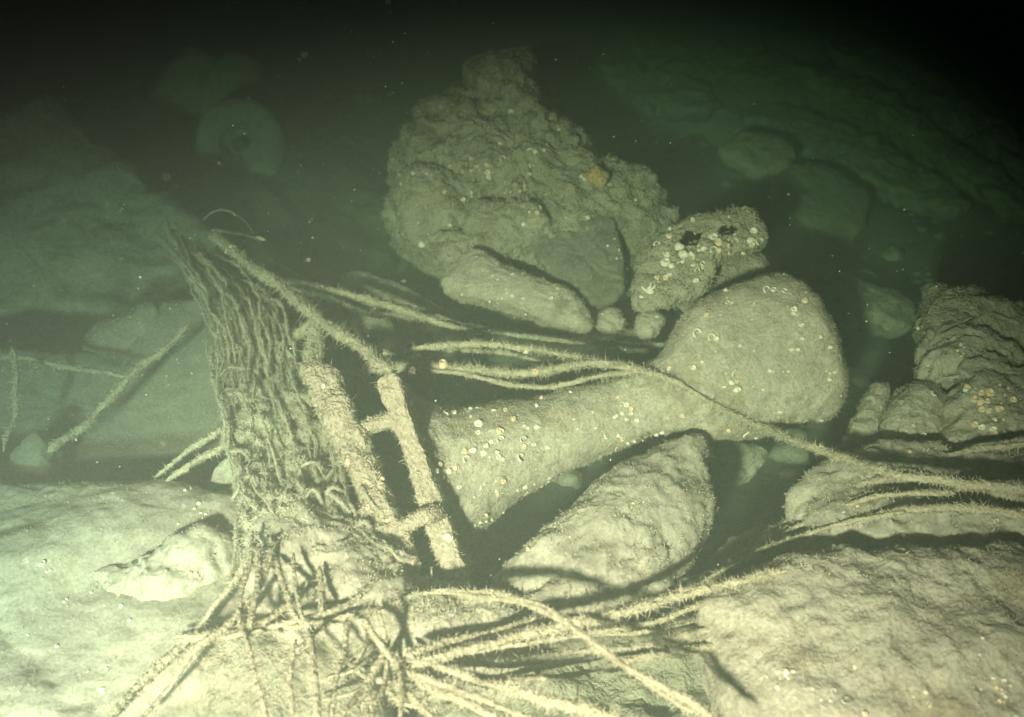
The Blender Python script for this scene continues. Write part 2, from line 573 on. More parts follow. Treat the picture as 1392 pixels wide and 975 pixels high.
# loose rubble and shell grit lying on the seabed
def rubble():
    rng = np.random.default_rng(11)
    ico = [(0, 0, 1), (0.9, 0, 0.4), (0.28, 0.85, 0.45), (-0.72, 0.53, 0.4), (-0.72, -0.53, 0.45), (0.28, -0.85, 0.4),
           (0.72, 0.53, -0.45), (-0.28, 0.85, -0.4), (-0.9, 0, -0.45), (-0.28, -0.85, -0.4), (0.72, -0.53, -0.45), (0, 0, -1)]
    T = [(0, 1, 2), (0, 2, 3), (0, 3, 4), (0, 4, 5), (0, 5, 1), (1, 6, 2), (2, 7, 3), (3, 8, 4), (4, 9, 5), (5, 10, 1),
         (6, 7, 2), (7, 8, 3), (8, 9, 4), (9, 10, 5), (10, 6, 1), (11, 7, 6), (11, 8, 7), (11, 9, 8), (11, 10, 9), (11, 6, 10)]
    ico = np.array(ico); T = np.array(T)
    n = 2600
    x = rng.uniform(-3.5, 3.8, n); y = rng.uniform(1.2, 7.5, n)
    z = bed_z(x, y)
    s = rng.gamma(1.6, 0.016, n)
    V = ico[None] * (s[:, None, None] * rng.uniform(0.6, 1.3, (n, 12, 1))) * np.array([1, 1, 0.6]) + np.stack([x, y, z + s * 0.15], 1)[:, None]
    F = (T[None] + 12 * np.arange(n)[:, None, None]).reshape(-1, 3)
    o = obj('rubble', V.reshape(-1, 3), F, 'rock', origin=(0, 0, 0))
    tag(o, 'loose rubble and shell grit strewn over the dark seabed', 'rubble', kind='stuff')


rubble()

# ================================================================== far things
# the big wreck mound on the left
rock('wreck_mound', [(-160, 260), (-60, 190), (20, 160), (75, 140), (120, 178), (165, 215), (215, 262), (262, 300), (300, 345), (320, 420), (250, 520), (60, 560), (-160, 560)],
     (4.0, 3.3), 0.16, 0.8, 'large silted mound of wreckage sloping down in the left background', 'mound', 'silt', seed=31, amp=0.10, freq=2.2, wob=0.03, N=160, K=34, ridge=0.05, rfreq=3,
     fz=(900, 0.018, 0.0013, 'fuzz_dark'), barn=dict(rect=(30, 180, 220, 400), n=14, px=(3, 5), warm=0.5))
# rounded blocks behind it
rock('far_block', [(190, 175), (205, 130), (240, 80), (290, 70), (345, 80), (350, 130), (300, 170), (270, 215), (220, 240)], 5.2, 0.15, 0.4,
     'dim lumpy block just left of the round ring in the background', 'wreck piece', 'silt', seed=37, amp=0.08, freq=4, ridge=0.03)
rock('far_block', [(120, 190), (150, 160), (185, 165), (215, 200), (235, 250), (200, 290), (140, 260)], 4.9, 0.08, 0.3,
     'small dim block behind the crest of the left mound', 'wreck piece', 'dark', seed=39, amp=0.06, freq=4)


def far_wheel():
    c = P(328, 196, 4.7)
    ax = _c0 - c; ax /= np.linalg.norm(ax); ax = ax + np.array((0.12, 0, 0.05))
    base = (c[0], c[1], c[2] - 0.24)
    t = thing('cable_reel', base, 'round ring shaped drum with dark hub standing dim in the left background', 'reel')
    s = 4.7 / FPX
    V, F = lathe(c - ax * 0.16, ax, [(0, 0.02), (0, 52 * s), (0.09, 54 * s), (0.15, 60 * s), (0.19, 58 * s), (0.20, 50 * s), (0.195, 34 * s), (0.17, 26 * s), (0.08, 23 * s), (0.07, 0.02)], 56, 4, 0.014, 9, 0.006)
    obj('drum', V, F, 'silt', t)
    V, F = lathe(c - ax * 0.09, ax, [(0, 0.03), (0, 9 * s), (0.10, 8 * s), (0.12, 5 * s), (0.12, 0.004)], 20, 5, 0.006, 14)
    obj('hub', V, F, 'dark', t)


far_wheel()
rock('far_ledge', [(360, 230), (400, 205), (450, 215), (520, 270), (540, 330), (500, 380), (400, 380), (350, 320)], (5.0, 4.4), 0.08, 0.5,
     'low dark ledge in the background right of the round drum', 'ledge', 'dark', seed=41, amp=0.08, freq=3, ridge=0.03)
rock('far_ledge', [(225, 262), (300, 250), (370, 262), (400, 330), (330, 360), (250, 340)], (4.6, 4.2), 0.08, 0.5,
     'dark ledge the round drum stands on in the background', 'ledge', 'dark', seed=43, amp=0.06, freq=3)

# hull plating sliding down the right background, plate over plate
def hull():
    V, F = slab([(690, 70), (900, 40), (1100, 45), (1200, 70), (1300, 130), (1430, 210), (1560, 300), (1560, 420), (1350, 400), (1150, 350), (960, 300), (800, 230)],
                (7.2, 4.9), 0.10, 0.5, seed=51, amp=0.12, freq=2, p=6, N=150, K=30, wob=0.03, ridge=0.05, rfreq=2.5)
    t = obj('hull_side', V, F, 'silt')
    tag(t, 'broad collapsed hull side sloping across the right background', 'hull')
    fuzz(t, V, F, 500, 0.022, 0.0018, 52, 'fuzz_dark')
    for k, (ol, dd) in enumerate([
            ([(1090, 95), (1180, 110), (1290, 190), (1400, 270), (1390, 290), (1270, 215), (1170, 140)], (6.2, 5.1)),
            ([(1120, 60), (1230, 80), (1330, 150), (1440, 235), (1430, 262), (1300, 170), (1200, 105)], (6.5, 5.3)),
            ([(1010, 150), (1100, 150), (1210, 205), (1300, 265), (1290, 290), (1180, 245), (1060, 190)], (6.0, 5.1)),
            ([(860, 60), (960, 55), (1060, 75), (1090, 100), (1000, 110), (900, 95)], (6.9, 6.5)),
            ([(740, 110), (860, 95), (960, 120), (960, 150), (840, 145), (760, 140)], (6.4, 6.1))]):
        v, f = slab(ol, (dd[0] - 0.15, dd[1] - 0.15), 0.03, 0.10, seed=60 + k, amp=0.09, freq=5, p=7, wob=0.06, N=130, K=22, ridge=0.05, rfreq=7)
        obj('hull_plate', v, f, 'rock', t)


hull()
rock('far_plate', [(975, 205), (1010, 182), (1060, 190), (1082, 205), (1070, 228), (1030, 240), (1010, 228)], (4.8, 4.6), 0.04, 0.08,
     'small pale angular plate dim behind the perforated bracket', 'plate', 'rock', seed=71, amp=0.02, freq=6, p=6)
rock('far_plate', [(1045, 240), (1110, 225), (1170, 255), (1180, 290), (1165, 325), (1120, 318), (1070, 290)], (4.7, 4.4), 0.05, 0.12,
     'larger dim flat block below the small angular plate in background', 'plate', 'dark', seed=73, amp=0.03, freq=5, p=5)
rock('far_beam', [(1060, 375), (1110, 365), (1160, 385), (1220, 400), (1245, 430), (1230, 452), (1170, 440), (1120, 425), (1075, 405)], (3.9, 3.6), 0.06, 0.10,
     'dim sloping beam stub between the drum head and the folded plates', 'beam', 'rock', seed=75, amp=0.03, freq=6, p=4, fz=(2500, 0.012, 0.0012, 'fuzz_dark'))
rock('far_beam', [(1100, 372), (1150, 362), (1190, 372), (1180, 385), (1130, 392)], 4.2, 0.03, 0.06,
     'short dim rib above the sloping beam stub', 'beam', 'dark', seed=76, amp=0.02, freq=6)

# ================================================================== the encrusted wreck lump behind the pedestal
def lump():
    parts = []
    # main cone
    V, F = slab([(648, 98), (685, 84), (718, 100), (728, 150), (745, 190), (790, 215), (830, 255), (880, 275), (905, 310), (870, 370), (790, 420), (700, 400), (640, 350),
                 (590, 340), (552, 325), (536, 275), (548, 215), (575, 165), (625, 140)], (3.75, 3.25), 0.26, 0.5, seed=81, amp=0.08, freq=4.5, p=2.6, N=220, K=54, wob=0.028, ridge=0.075, rfreq=4.5, fine=0.014)
    t = obj('wreck_lump', V, F, 'rock')
    tag(t, 'tall cone shaped encrusted lump standing behind the toppled pedestal', 'wreck lump')
    fuzz(t, V, F, 14000, 0.010, 0.0012, 82, 'fuzz', patch=0.25)
    allp = [(V, F)]
    for k, (ol, dd, fr, bk, mt) in enumerate([
            ([(536, 262), (560, 225), (610, 230), (650, 270), (640, 320), (600, 345), (555, 322)], 3.25, 0.12, 0.2, 'rock'),
            ([(575, 160), (600, 140), (640, 150), (650, 200), (600, 240), (556, 215)], 3.62, 0.08, 0.2, 'rock'),
            ([(650, 108), (665, 88), (700, 84), (724, 104), (718, 128), (684, 122), (655, 126)], 3.60, 0.06, 0.1, 'rust'),
            ([(735, 190), (770, 168), (800, 200), (792, 235), (755, 250)], 3.5, 0.08, 0.15, 'rock'),
            ([(770, 235), (830, 225), (880, 265), (920, 290), (900, 325), (830, 300)], 3.35, 0.07, 0.15, 'rock'),
            ([(640, 290), (700, 270), (740, 290), (735, 335), (680, 350), (640, 330)], 3.12, 0.07, 0.15, 'rock'),
            ([(585, 325), (640, 318), (690, 345), (680, 375), (620, 372)], 3.1, 0.05, 0.12, 'rock')]):
        v, f = slab(ol, dd, fr, bk, seed=90 + k, amp=0.035, freq=8, p=2.2, wob=0.015, N=80, K=18, ridge=0.02, rfreq=9, fine=0.008)
        c = obj('knob', v, f, mt, t)
        fuzz(c, v, f, 12000, 0.010, 0.0012, 120 + k, 'fuzz', patch=0.3)
        allp.append((v, f))
    VF = merge(allp)
    barnacles(t, VF, [(695, 152, 9), (680, 196, 9), (684, 216, 8), (663, 225, 8), (663, 234, 8), (664, 240, 7), (604, 262, 7), (720, 203, 8), (728, 206, 7), (640, 216, 6), (641, 262, 6), (629, 271, 7),
                      (740, 204, 5), (790, 240, 6), (828, 251, 6), (733, 283, 8), (730, 290, 7), (712, 305, 9), (798, 296, 7), (562, 236, 6), (580, 236, 5), (545, 250, 5), (612, 306, 5), (573, 333, 10)],
              (545, 130, 860, 330), 70, 5, (3, 5.5), 0.3)
    # ribs of peeling crust
    return t


lump()
# anemone on its shoulder
c = P(808, 247, 3.17)
V, F = lathe(c - np.array((0, -0.05, 0.005)), (0.1, -1, 0.35), [(0, 0.004), (0, 0.018), (0.03, 0.02), (0.05, 0.032), (0.07, 0.036), (0.085, 0.03), (0.092, 0.018), (0.09, 0.004)], 24, 6, 0.014, 30, 0.006)
o = obj('sea_anemone', V, F, 'sponge')
tag(o, 'round orange anemone on the right shoulder of the tall lump', 'anemone')
fuzz(o, V, F, 60000, 0.006, 0.0008, 7, 'fuzz_pale')

rock('flat_panel', [(722, 318), (770, 302), (832, 298), (845, 330), (848, 385), (832, 412), (790, 410), (745, 375)], (3.15, 2.98), 0.02, 0.05,
     'smooth pale flat panel leaning below the tall lump', 'panel', 'plate', seed=101, amp=0.012, freq=5, p=8, wob=0.008, fz=(6000, 0.006, 0.001, 'fuzz'), barn=dict(rect=(735, 310, 845, 405), n=9, px=(3, 5)))
rock('sloping_slab', [(600, 392), (618, 360), (640, 340), (690, 362), (740, 385), (785, 405), (802, 428), (795, 447), (740, 432), (680, 415), (630, 402)], (3.0, 2.85), 0.05, 0.10,
     'long tapering slab pointing left under the flat panel', 'slab', 'silt', seed=103, amp=0.02, freq=7, p=2.6, fz=(16000, 0.008, 0.001), barn=dict(rect=(630, 350, 800, 440), n=26, px=(3, 6)))
rock('pointed_plate', [(462, 395), (468, 376), (495, 370), (525, 382), (565, 398), (590, 415), (640, 446), (585, 428), (530, 415), (490, 408)], (3.2, 3.0), 0.02, 0.03,
     'leaf shaped pale plate sticking out left behind the cables', 'plate', 'silt', seed=105, amp=0.012, freq=9, p=4, wob=0.008, K=16, fz=(14000, 0.008, 0.001))
rock('stone', [(806, 436), (816, 425), (836, 424), (848, 436), (843, 450), (822, 455), (808, 449)], 2.95, 0.04, 0.06,
     'small rounded pale stone left of its neighbour above the cables', 'stone', 'silt', seed=107, amp=0.012, freq=14, fz=(16000, 0.006, 0.001), N=60, K=14, barn=dict(spots=[(820, 428, 5)]))
rock('stone', [(864, 440), (870, 428), (892, 428), (902, 436), (896, 452), (880, 460), (868, 452)], 2.9, 0.04, 0.06,
     'small angular pale stone beside the drum head above the cables', 'stone', 'silt', seed=109, amp=0.012, freq=14, fz=(16000, 0.006, 0.001), N=60, K=14, barn=dict(spots=[(893, 431, 6)]))
rock('stone', [(840, 455), (870, 450), (900, 458), (925, 470), (900, 482), (850, 475)], 3.0, 0.03, 0.06,
     'low dull stone lying under the two small pale stones', 'stone', 'rock', seed=111, amp=0.015, freq=10, N=60, K=14)
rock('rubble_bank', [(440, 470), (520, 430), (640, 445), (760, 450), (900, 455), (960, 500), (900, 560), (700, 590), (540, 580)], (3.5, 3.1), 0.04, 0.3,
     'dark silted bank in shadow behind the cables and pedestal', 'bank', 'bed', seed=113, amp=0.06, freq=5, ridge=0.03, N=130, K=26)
rock('wreck_stub', [(470, 440), (500, 425), (530, 432), (540, 455), (505, 470), (475, 462)], 3.05, 0.04, 0.08,
     'rounded stub below the leaf shaped plate behind the cables', 'wreck piece', 'rock', seed=115, amp=0.02, freq=9, N=60, K=14, fz=(9000, 0.008, 0.001))

# ================================================================== the toppled pedestal
def pedestal():
    D = 2.40
    s = D / FPX
    c0 = P(573, 652, D)                                   # centre of the foot flange
    ax = (_rt * math.cos(R(19.3)) + _up * math.sin(R(19.3)) + _fw * 0.17)
    ax /= np.linalg.norm(ax)
    t = thing('toppled_pedestal', (c0[0], c0[1], c0[2] - 0.30), 'large encrusted flared pedestal with rounded drum head toppled on its side', 'pedestal')
    # foot flange
    V, F = slab([(511, 522), (517, 511), (530, 508), (541, 513), (553, 545), (580, 620), (607, 695), (632, 770), (637, 785), (630, 796), (615, 798), (604, 790), (594, 760), (570, 690), (545, 615), (522, 555)],
                (2.19, 2.12), 0.012, 0.42, seed=201, amp=0.007, freq=14, p=9, N=150, K=34, wob=0.004, fine=0.004)
    obj('foot_flange', V, F, 'beam', t)
    fuzz(t, V, F, 6000, 0.010, 0.0008, 202, 'fuzz_pale', patch=0.1)
    allp = [(V, F)]
    # one continuous horn: flared foot, narrow waist, rounded drum head
    st = np.array([(546, 522, 626, 786, 2.41, .20), (562, 538, 630, 770, 2.42, .20), (580, 548, 634, 756, 2.42, .20), (592, 553, 640, 742, 2.42, .175), (612, 556, 655, 722, 2.42, .155), (650, 553, 690, 690, 2.43, .135), (700, 545, 745, 655, 2.44, .11), (760, 533, 800, 628, 2.46, .092),
                   (820, 517, 860, 602, 2.48, .08), (870, 498, 905, 588, 2.49, .08), (900, 478, 935, 585, 2.50, .088), (918, 446, 960, 592, 2.51, .10), (943, 415, 1000, 599, 2.53, .118), (985, 393, 1042, 593, 2.55, .13),
                   (1032, 376, 1086, 578, 2.56, .145), (1064, 373, 1114, 572, 2.57, .15), (1090, 388, 1130, 561, 2.57, .142), (1112, 420, 1140, 542, 2.57, .115), (1130, 462, 1145, 516, 2.57, .06)], float)
    st = catmull(st * np.array([1, 1, 1, 1, 300, 300]), 120) / np.array([1, 1, 1, 1, 300, 300])
    N = 96
    th = np.linspace(0, 2 * np.pi, N, endpoint=False)
    cx = np.sign(np.cos(th)) * np.abs(np.cos(th)) ** 0.88; sx = np.sign(np.sin(th)) * np.abs(np.sin(th)) ** 0.88
    V = []
    for a in st:
        tp, bt = P(a[0], a[1], a[4]), P(a[2], a[3], a[4])
        V += list((tp + bt) / 2 + cx[:, None] * (tp - bt) / 2 - sx[:, None] * _fw * a[5])
    V = np.array(V)
    F = [(k * N + i, k * N + (i + 1) % N, (k + 1) * N + (i + 1) % N, (k + 1) * N + i) for k in range(len(st) - 1) for i in range(N)]
    F.append(tuple(range(N - 1, -1, -1))); F.append(tuple((len(st) - 1) * N + i for i in range(N)))
    g = F[60 * N + N // 4]
    if np.dot(np.cross(V[g[1]] - V[g[0]], V[g[2]] - V[g[0]]), _fw) > 0: F = [g[::-1] for g in F]
    V, F = wear(V, F, 203, 0.012, 7, 0, 5, 0.003)
    obj('horn', V, F, 'silt', t)
    fuzz(t, V, F, 42000, 0.0060, 0.0007, 204, 'fuzz', patch=0.5)
    allp.append((V, F))
    global HORN
    HORN = BVHTree.FromPolygons([Vector(x) for x in V], F)
    # bed plate that was torn off with it, and the two bolts in between
    V, F = slab([(412, 505), (432, 494), (458, 508), (484, 560), (512, 620), (540, 690), (566, 752), (558, 775), (535, 772), (508, 735), (480, 670), (452, 600), (428, 545)], (2.31, 2.05), 0.045, 0.12, seed=209,
                amp=0.014, freq=13, p=5, N=120, K=20, wob=0.012, fine=0.008)
    obj('bed_plate', V, F, 'beam', t)
    fuzz(t, V, F, 14000, 0.009, 0.0009, 210, 'fuzz_pale', patch=0.25)
    allp.append((V, F))
    for k, pth in enumerate([[(474, 593, 2.20), (505, 579, 2.22), (525, 572, 2.19), (556, 570, 2.19)], [(518, 728, 2.08), (552, 713, 2.08), (580, 702, 2.09), (604, 696, 2.13)]]):
        V, F, _ = tube([P(*q) for q in pth], [0.024, 0.018, 0.020, 0.022], sides=10, seed=211 + k, wob=0.012, rvar=0.35)
        obj('bolt', V, F, 'beam', t)
        fuzz(t, V, F, 22000, 0.010, 0.0011, 215 + k, 'fuzz_pale')
    # barnacles where the photograph shows them
    spots = [(651, 576, 13), (650, 588, 8), (671, 558, 7), (678, 586, 8), (684, 586, 8), (681, 597, 10), (668, 600, 7), (661, 606, 7), (643, 612, 11), (632, 614, 9), (634, 623, 10), (658, 616, 11), (660, 606, 8),
             (676, 615, 8), (678, 621, 8), (684, 624, 7), (707, 622, 11), (713, 607, 8), (712, 597, 9), (726, 604, 7), (745, 608, 8), (713, 579, 7), (718, 582, 7), (730, 580, 8), (698, 570, 8), (687, 558, 7),
             (729, 551, 8), (736, 541, 6), (620, 636, 9), (624, 662, 7), (654, 664, 7), (684, 655, 8), (676, 672, 7), (675, 668, 6), (714, 662, 8), (736, 661, 6), (746, 650, 6), (694, 690, 7), (660, 700, 7), (649, 555, 6),
             (640, 556, 6), (618, 562, 7), (605, 562, 6), (640, 567, 5), (745, 534, 5), (775, 533, 6), (592, 640, 9), (597, 632, 8), (601, 650, 7), (610, 640, 8), (608, 655, 7),
             (852, 550, 8), (858, 556, 8), (846, 562, 8), (858, 562, 7), (852, 570, 7), (866, 571, 7), (838, 565, 6), (846, 550, 6), (840, 540, 6), (910, 500, 6), (928, 565, 7), (806, 560, 5), (780, 570, 5),
             (948, 453, 11), (968, 458, 9), (974, 460, 8), (960, 428, 7), (967, 397, 7), (987, 395, 8), (1042, 393, 9), (1051, 396, 10), (1066, 396, 7), (1094, 409, 10), (1080, 420, 9), (1079, 426, 8), (1089, 442, 7),
             (1091, 460, 7), (1116, 458, 6), (1128, 472, 6), (1135, 506, 6), (1128, 516, 7), (943, 500, 8), (997, 505, 10), (1047, 504, 8), (995, 520, 10), (1002, 529, 9), (984, 526, 6), (955, 492, 6), (1085, 475, 7),
             (1076, 475, 6), (1095, 571, 6), (1060, 560, 6), (1006, 470, 5), (1014, 588, 10), (990, 585, 7), (1028, 595, 7),
             (557, 548, 9), (609, 728, 13), (612, 732, 9), (604, 742, 8), (604, 760, 8), (622, 782, 8), (600, 690, 7),
             (473, 628, 10), (475, 676, 9), (500, 690, 8), (519, 652, 8), (515, 735, 8), (440, 525, 7)]
    VF = merge(allp)
    barnacles(t, VF, spots, (640, 540, 900, 700), 40, 17, (3.5, 6), 0.28)
    rng = np.random.default_rng(5)
    barnacles(t, VF, [], (920, 395, 1135, 590), 40, 18, (3, 5), 0.2)
    low = [(u, 735 - (u - 640) * 0.62 + (u - 640) ** 2 * 0.0004 - 8 - rng.random() * 12) for u in np.linspace(645, 900, 34)]
    barnacles(t, VF, low, None, 0, 19, (4, 7), 0.2)


pedestal()

# the bracket with holes behind the drum head
def bracket():
    ol = [(858, 408), (872, 360), (900, 322), (940, 296), (985, 285), (1022, 284), (1034, 300), (1042, 318), (1035, 334), (1000, 350), (975, 362), (960, 395), (920, 412), (880, 420)]
    V, F = slab(ol, (2.82, 2.68), 0.035, 0.06, seed=231, amp=0.02, freq=11, p=5, N=170, K=40, wob=0.01, fine=0.006)
    # two rusted-through holes and a notch: sink the plate there, right through
    holes = [(938, 324, 14, 11), (991, 311, 11, 7)]
    def pix(v):
        q = v - _c0
        z = q @ _fw
        return np.stack([W0 / 2 + FPX * (q @ _rt) / z, H0 / 2 - FPX * (q @ _up) / z], 1)
    uv = pix(V)
    inside = np.zeros(len(V), bool)
    for (u, v, a, b) in holes:
        jag = 1 + 0.9 * fbm(np.stack([uv[:, 0], uv[:, 1], np.full(len(uv), u)], 1), 0.07, 2, 9)
        inside |= np.abs((uv[:, 0] - u + (uv[:, 1] - v) * 0.5) / a) ** 3 + np.abs((uv[:, 1] - v) / b) ** 3 < jag
    F2 = [f for f in F if not any(inside[i] for i in f)]
    t = obj('perforated_bracket', V, F2, 'rock')
    tag(t, 'rusted bracket with two holes leaning up behind the drum head', 'bracket')
    sol = t.modifiers.new('wall', 'SOLIDIFY'); sol.thickness = 0.02; sol.offset = -1
    fuzz(t, V, F2, 22000, 0.009, 0.0011, 232, 'fuzz', patch=0.4)
    barnacles(t, (V, F2), [(911, 313, 13), (910, 321, 10), (923, 336, 15), (905, 356, 14), (907, 348, 9), (913, 362, 8), (905, 378, 9), (909, 373, 7), (893, 378, 9), (969, 322, 14), (977, 330, 11), (950, 313, 11), (971, 340, 9), (1000, 329, 8),
                       (1020, 327, 10), (1025, 314, 11), (1032, 329, 11), (1022, 333, 9), (940, 345, 8), (928, 355, 8), (895, 332, 9), (885, 335, 7), (955, 360, 8), (942, 300, 8), (946, 381, 8), (925, 345, 7), (1010, 343, 7), (990, 345, 6), (872, 404, 7)],
              (880, 295, 1030, 400), 40, 23, (4, 7), 0.35)
    # little branched white worm tubes low on its face
    bvh = BVHTree.FromPolygons([Vector(x) for x in V], [tuple(f) for f in F2])
    parts = []
    for pts in [[(872, 388), (876, 393), (882, 395), (888, 391), (892, 386)], [(880, 394), (884, 389), (885, 383)], [(876, 394), (884, 398), (889, 395)]]:
        w = []
        for u, v in pts:
            h = bvh.ray_cast(CAM, Vector(P(u, v, 1) - _c0).normalized())
            q = np.array(h[0]) if h[0] is not None else P(u, v, 2.66)
            w.append(q + (_c0 - q) / np.linalg.norm(_c0 - q) * 0.008)
        a, b, _ = tube(w, 0.0045, n=14, sides=6, seed=3, wob=0.002)
        parts.append((a, b))
    v, f = merge(parts)
    obj('worm_tube', v, f, 'shell', t)
    # the torn web that carries it on the head
    v, f = slab([(905, 395), (960, 360), (1010, 345), (1045, 352), (1050, 380), (1000, 400), (940, 425)], (2.92, 2.82), 0.02, 0.05, seed=235, amp=0.015, freq=10, p=4, N=70, K=14)
    obj('web', v, f, 'rock', t)


bracket()

# ================================================================== rocks below and to the right
rock('folded_boulder', [(662, 800), (690, 768), (725, 745), (760, 722), (800, 690), (838, 655), (880, 630), (930, 608), (955, 600), (962, 625), (958, 645), (970, 680), (962, 720), (935, 755), (900, 785), (860, 812), (790, 835), (720, 822)],
     (2.44, 1.98), 0.10, 0.3, 'long folded pale boulder lying under the pedestal column', 'boulder', 'pale', seed=251, amp=0.06, freq=3.5, ridge=0.018, rfreq=3.5, p=2.4, N=170, K=40, fz=(12000, 0.006, 0.0009, 'fuzz_pale'), barn=dict(rect=(700, 660, 950, 800), n=20, px=(3, 6)))
rock('folded_ledge', [(680, 835), (740, 805), (800, 790), (850, 770), (885, 745), (905, 752), (890, 785), (840, 825), (770, 850), (700, 856)],
     (2.11, 1.96), 0.05, 0.10, 'narrow fuzzy ledge along the foot of the long folded boulder', 'ledge', 'pale', seed=253, amp=0.025, freq=9, ridge=0.02, fz=(16000, 0.010, 0.001, 'fuzz_pale'))
rock('sunken_stone', [(955, 610), (1000, 600), (1040, 610), (1035, 640), (1000, 660), (965, 650)], 2.95, 0.05, 0.15,
     'dim greenish stone in the gap below the drum head', 'stone', 'rock', seed=255, amp=0.03, freq=8, N=70, K=16)
rock('splinter', [(940, 718), (955, 702), (974, 688), (978, 694), (962, 712), (945, 728)], 2.3, 0.01, 0.015,
     'thin pale splinter poking right from the long folded boulder', 'splinter', 'silt', seed=257, amp=0.004, freq=20, N=50, K=8, wob=0.003)

# folded plates on the right
rock('folded_plate', [(1236, 440), (1250, 415), (1280, 400), (1330, 402), (1392, 425), (1450, 450), (1450, 490), (1392, 480), (1330, 470), (1280, 455), (1260, 470)], (2.75, 2.6), 0.05, 0.10,
     'upper crumpled plate at the right edge with curled lip', 'plate', 'rock', seed=261, amp=0.05, freq=6, ridge=0.08, rfreq=5, N=150, K=34, fz=(12000, 0.008, 0.001), barn=dict(rect=(1250, 410, 1390, 470), n=7, px=(3, 6)))
rock('folded_plate', [(1255, 490), (1268, 464), (1310, 460), (1360, 470), (1420, 500), (1450, 560), (1410, 580), (1360, 545), (1310, 520), (1275, 525)], (2.6, 2.4), 0.05, 0.10,
     'second crumpled plate jutting below the curled one at right edge', 'plate', 'silt', seed=263, amp=0.05, freq=6, ridge=0.08, rfreq=5, N=150, K=34, fz=(14000, 0.008, 0.001), barn=dict(rect=(1265, 470, 1390, 540), n=10, px=(3, 6)))
rock('curled_strip', [(1258, 432), (1272, 408), (1310, 398), (1360, 408), (1420, 432), (1450, 455), (1420, 462), (1360, 438), (1310, 424), (1280, 438), (1268, 460)], (2.66, 2.56), 0.02, 0.04,
     'thin curled strip lying over the upper crumpled plate at right edge', 'strip', 'rock', seed=262, amp=0.03, freq=9, p=5, fz=(12000, 0.008, 0.0009), N=110, K=18)
rock('curled_strip', [(1300, 498), (1340, 486), (1392, 510), (1450, 545), (1450, 566), (1400, 542), (1350, 516), (1312, 514)], (2.48, 2.36), 0.02, 0.04,
     'thin strip overhanging the second crumpled plate at right edge', 'strip', 'silt', seed=264, amp=0.03, freq=9, p=5, fz=(12000, 0.008, 0.0009), N=110, K=18)
rock('boulder', [(1148, 590), (1165, 560), (1185, 530), (1208, 522), (1205, 550), (1192, 590), (1195, 610), (1165, 602)], (2.6, 2.45), 0.03, 0.10,
     'narrow upright pale fin left of the rounded boulders at right', 'boulder', 'silt', seed=265, amp=0.02, freq=8, fz=(14000, 0.007, 0.001), N=80, K=18)
rock('boulder', [(1196, 590), (1208, 548), (1235, 528), (1262, 530), (1282, 555), (1290, 600), (1275, 640), (1235, 645), (1205, 625)], (2.55, 2.4), 0.09, 0.2,
     'rounded pale boulder between the upright fin and the shell covered boulder', 'boulder', 'silt', seed=267, amp=0.03, freq=6, fz=(14000, 0.007, 0.001), barn=dict(spots=[(1267, 536, 8), (1255, 590, 8), (1257, 605, 9), (1262, 603, 7)], rect=(1205, 540, 1285, 640), n=12, px=(3, 5)))
rock('boulder', [(1278, 560), (1300, 530), (1340, 520), (1385, 545), (1430, 590), (1440, 640), (1380, 650), (1310, 640), (1280, 610)], (2.5, 2.3), 0.10, 0.2,
     'boulder dotted with orange and white shells at the right edge', 'boulder', 'silt', seed=269, amp=0.04, freq=6, ridge=0.02, fz=(14000, 0.007, 0.001),
     barn=dict(spots=[(1316, 527, 9), (1346, 534, 11), (1334, 534, 8), (1325, 543, 10), (1333, 547, 10), (1342, 546, 9), (1335, 557, 9), (1344, 559, 8), (1357, 556, 11), (1352, 571, 8), (1325, 577, 9), (1350, 583, 9), (1354, 590, 7), (1335, 580, 9), (1368, 600, 7), (1324, 618, 8)],
               rect=(1300, 535, 1392, 640), n=24, px=(4, 7), warm=0.55))
rock('boulder', [(1085, 700), (1100, 650), (1150, 625), (1230, 620), (1320, 635), (1440, 640), (1460, 740), (1392, 770), (1250, 770), (1130, 750)], (2.35, 2.0), 0.09, 0.25,
     'broad pale boulder crossed by fanned ropes at right', 'boulder', 'pale', seed=271, amp=0.05, freq=4.5, ridge=0.035, rfreq=4, N=150, K=34, fz=(9000, 0.007, 0.001, 'fuzz_pale'), barn=dict(rect=(1110, 640, 1390, 750), n=22, px=(4, 7), warm=0.3))
rock('boulder', [(955, 860), (968, 815), (1010, 785), (1100, 765), (1230, 755), (1392, 765), (1470, 800), (1480, 1040), (1300, 1060), (1080, 1030), (985, 960)], (1.98, 1.6), 0.12, 0.3,
     'large bright boulder filling the bottom right corner', 'boulder', 'silt', seed=273, amp=0.055, freq=4, ridge=0.025, rfreq=3.5, N=220, K=60, fine=0.0025, fz=(9000, 0.005, 0.0008, 'fuzz_pale'), barn=dict(rect=(975, 790, 1390, 970), n=40, px=(4, 7), warm=0.3))
rock('scree', [(620, 870), (720, 850), (860, 840), (980, 830), (1010, 900), (980, 1000), (800, 1060), (640, 1040), (560, 950)], (2.35, 1.92), 0.02, 0.3,
     'dull greenish rubble heap under the crossing ropes at bottom centre', 'rubble heap', 'rock', seed=275, amp=0.07, freq=7, ridge=0.04, rfreq=7, N=150, K=34)
rock('scree', [(960, 760), (1030, 720), (1090, 690), (1110, 740), (1060, 790), (990, 800)], (2.5, 2.25), 0.03, 0.2,
     'dull rubble patch left of the broad pale boulder', 'rubble heap', 'rock', seed=277, amp=0.05, freq=7, ridge=0.03, N=90, K=20)
rock('scree', [(850, 840), (910, 800), (960, 770), (985, 790), (960, 830), (900, 860)], (2.2, 2.05), 0.02, 0.15,
     'small dull rubble patch right of the narrow fuzzy ledge', 'rubble heap', 'rock', seed=279, amp=0.03, freq=8, ridge=0.02, N=80, K=18)

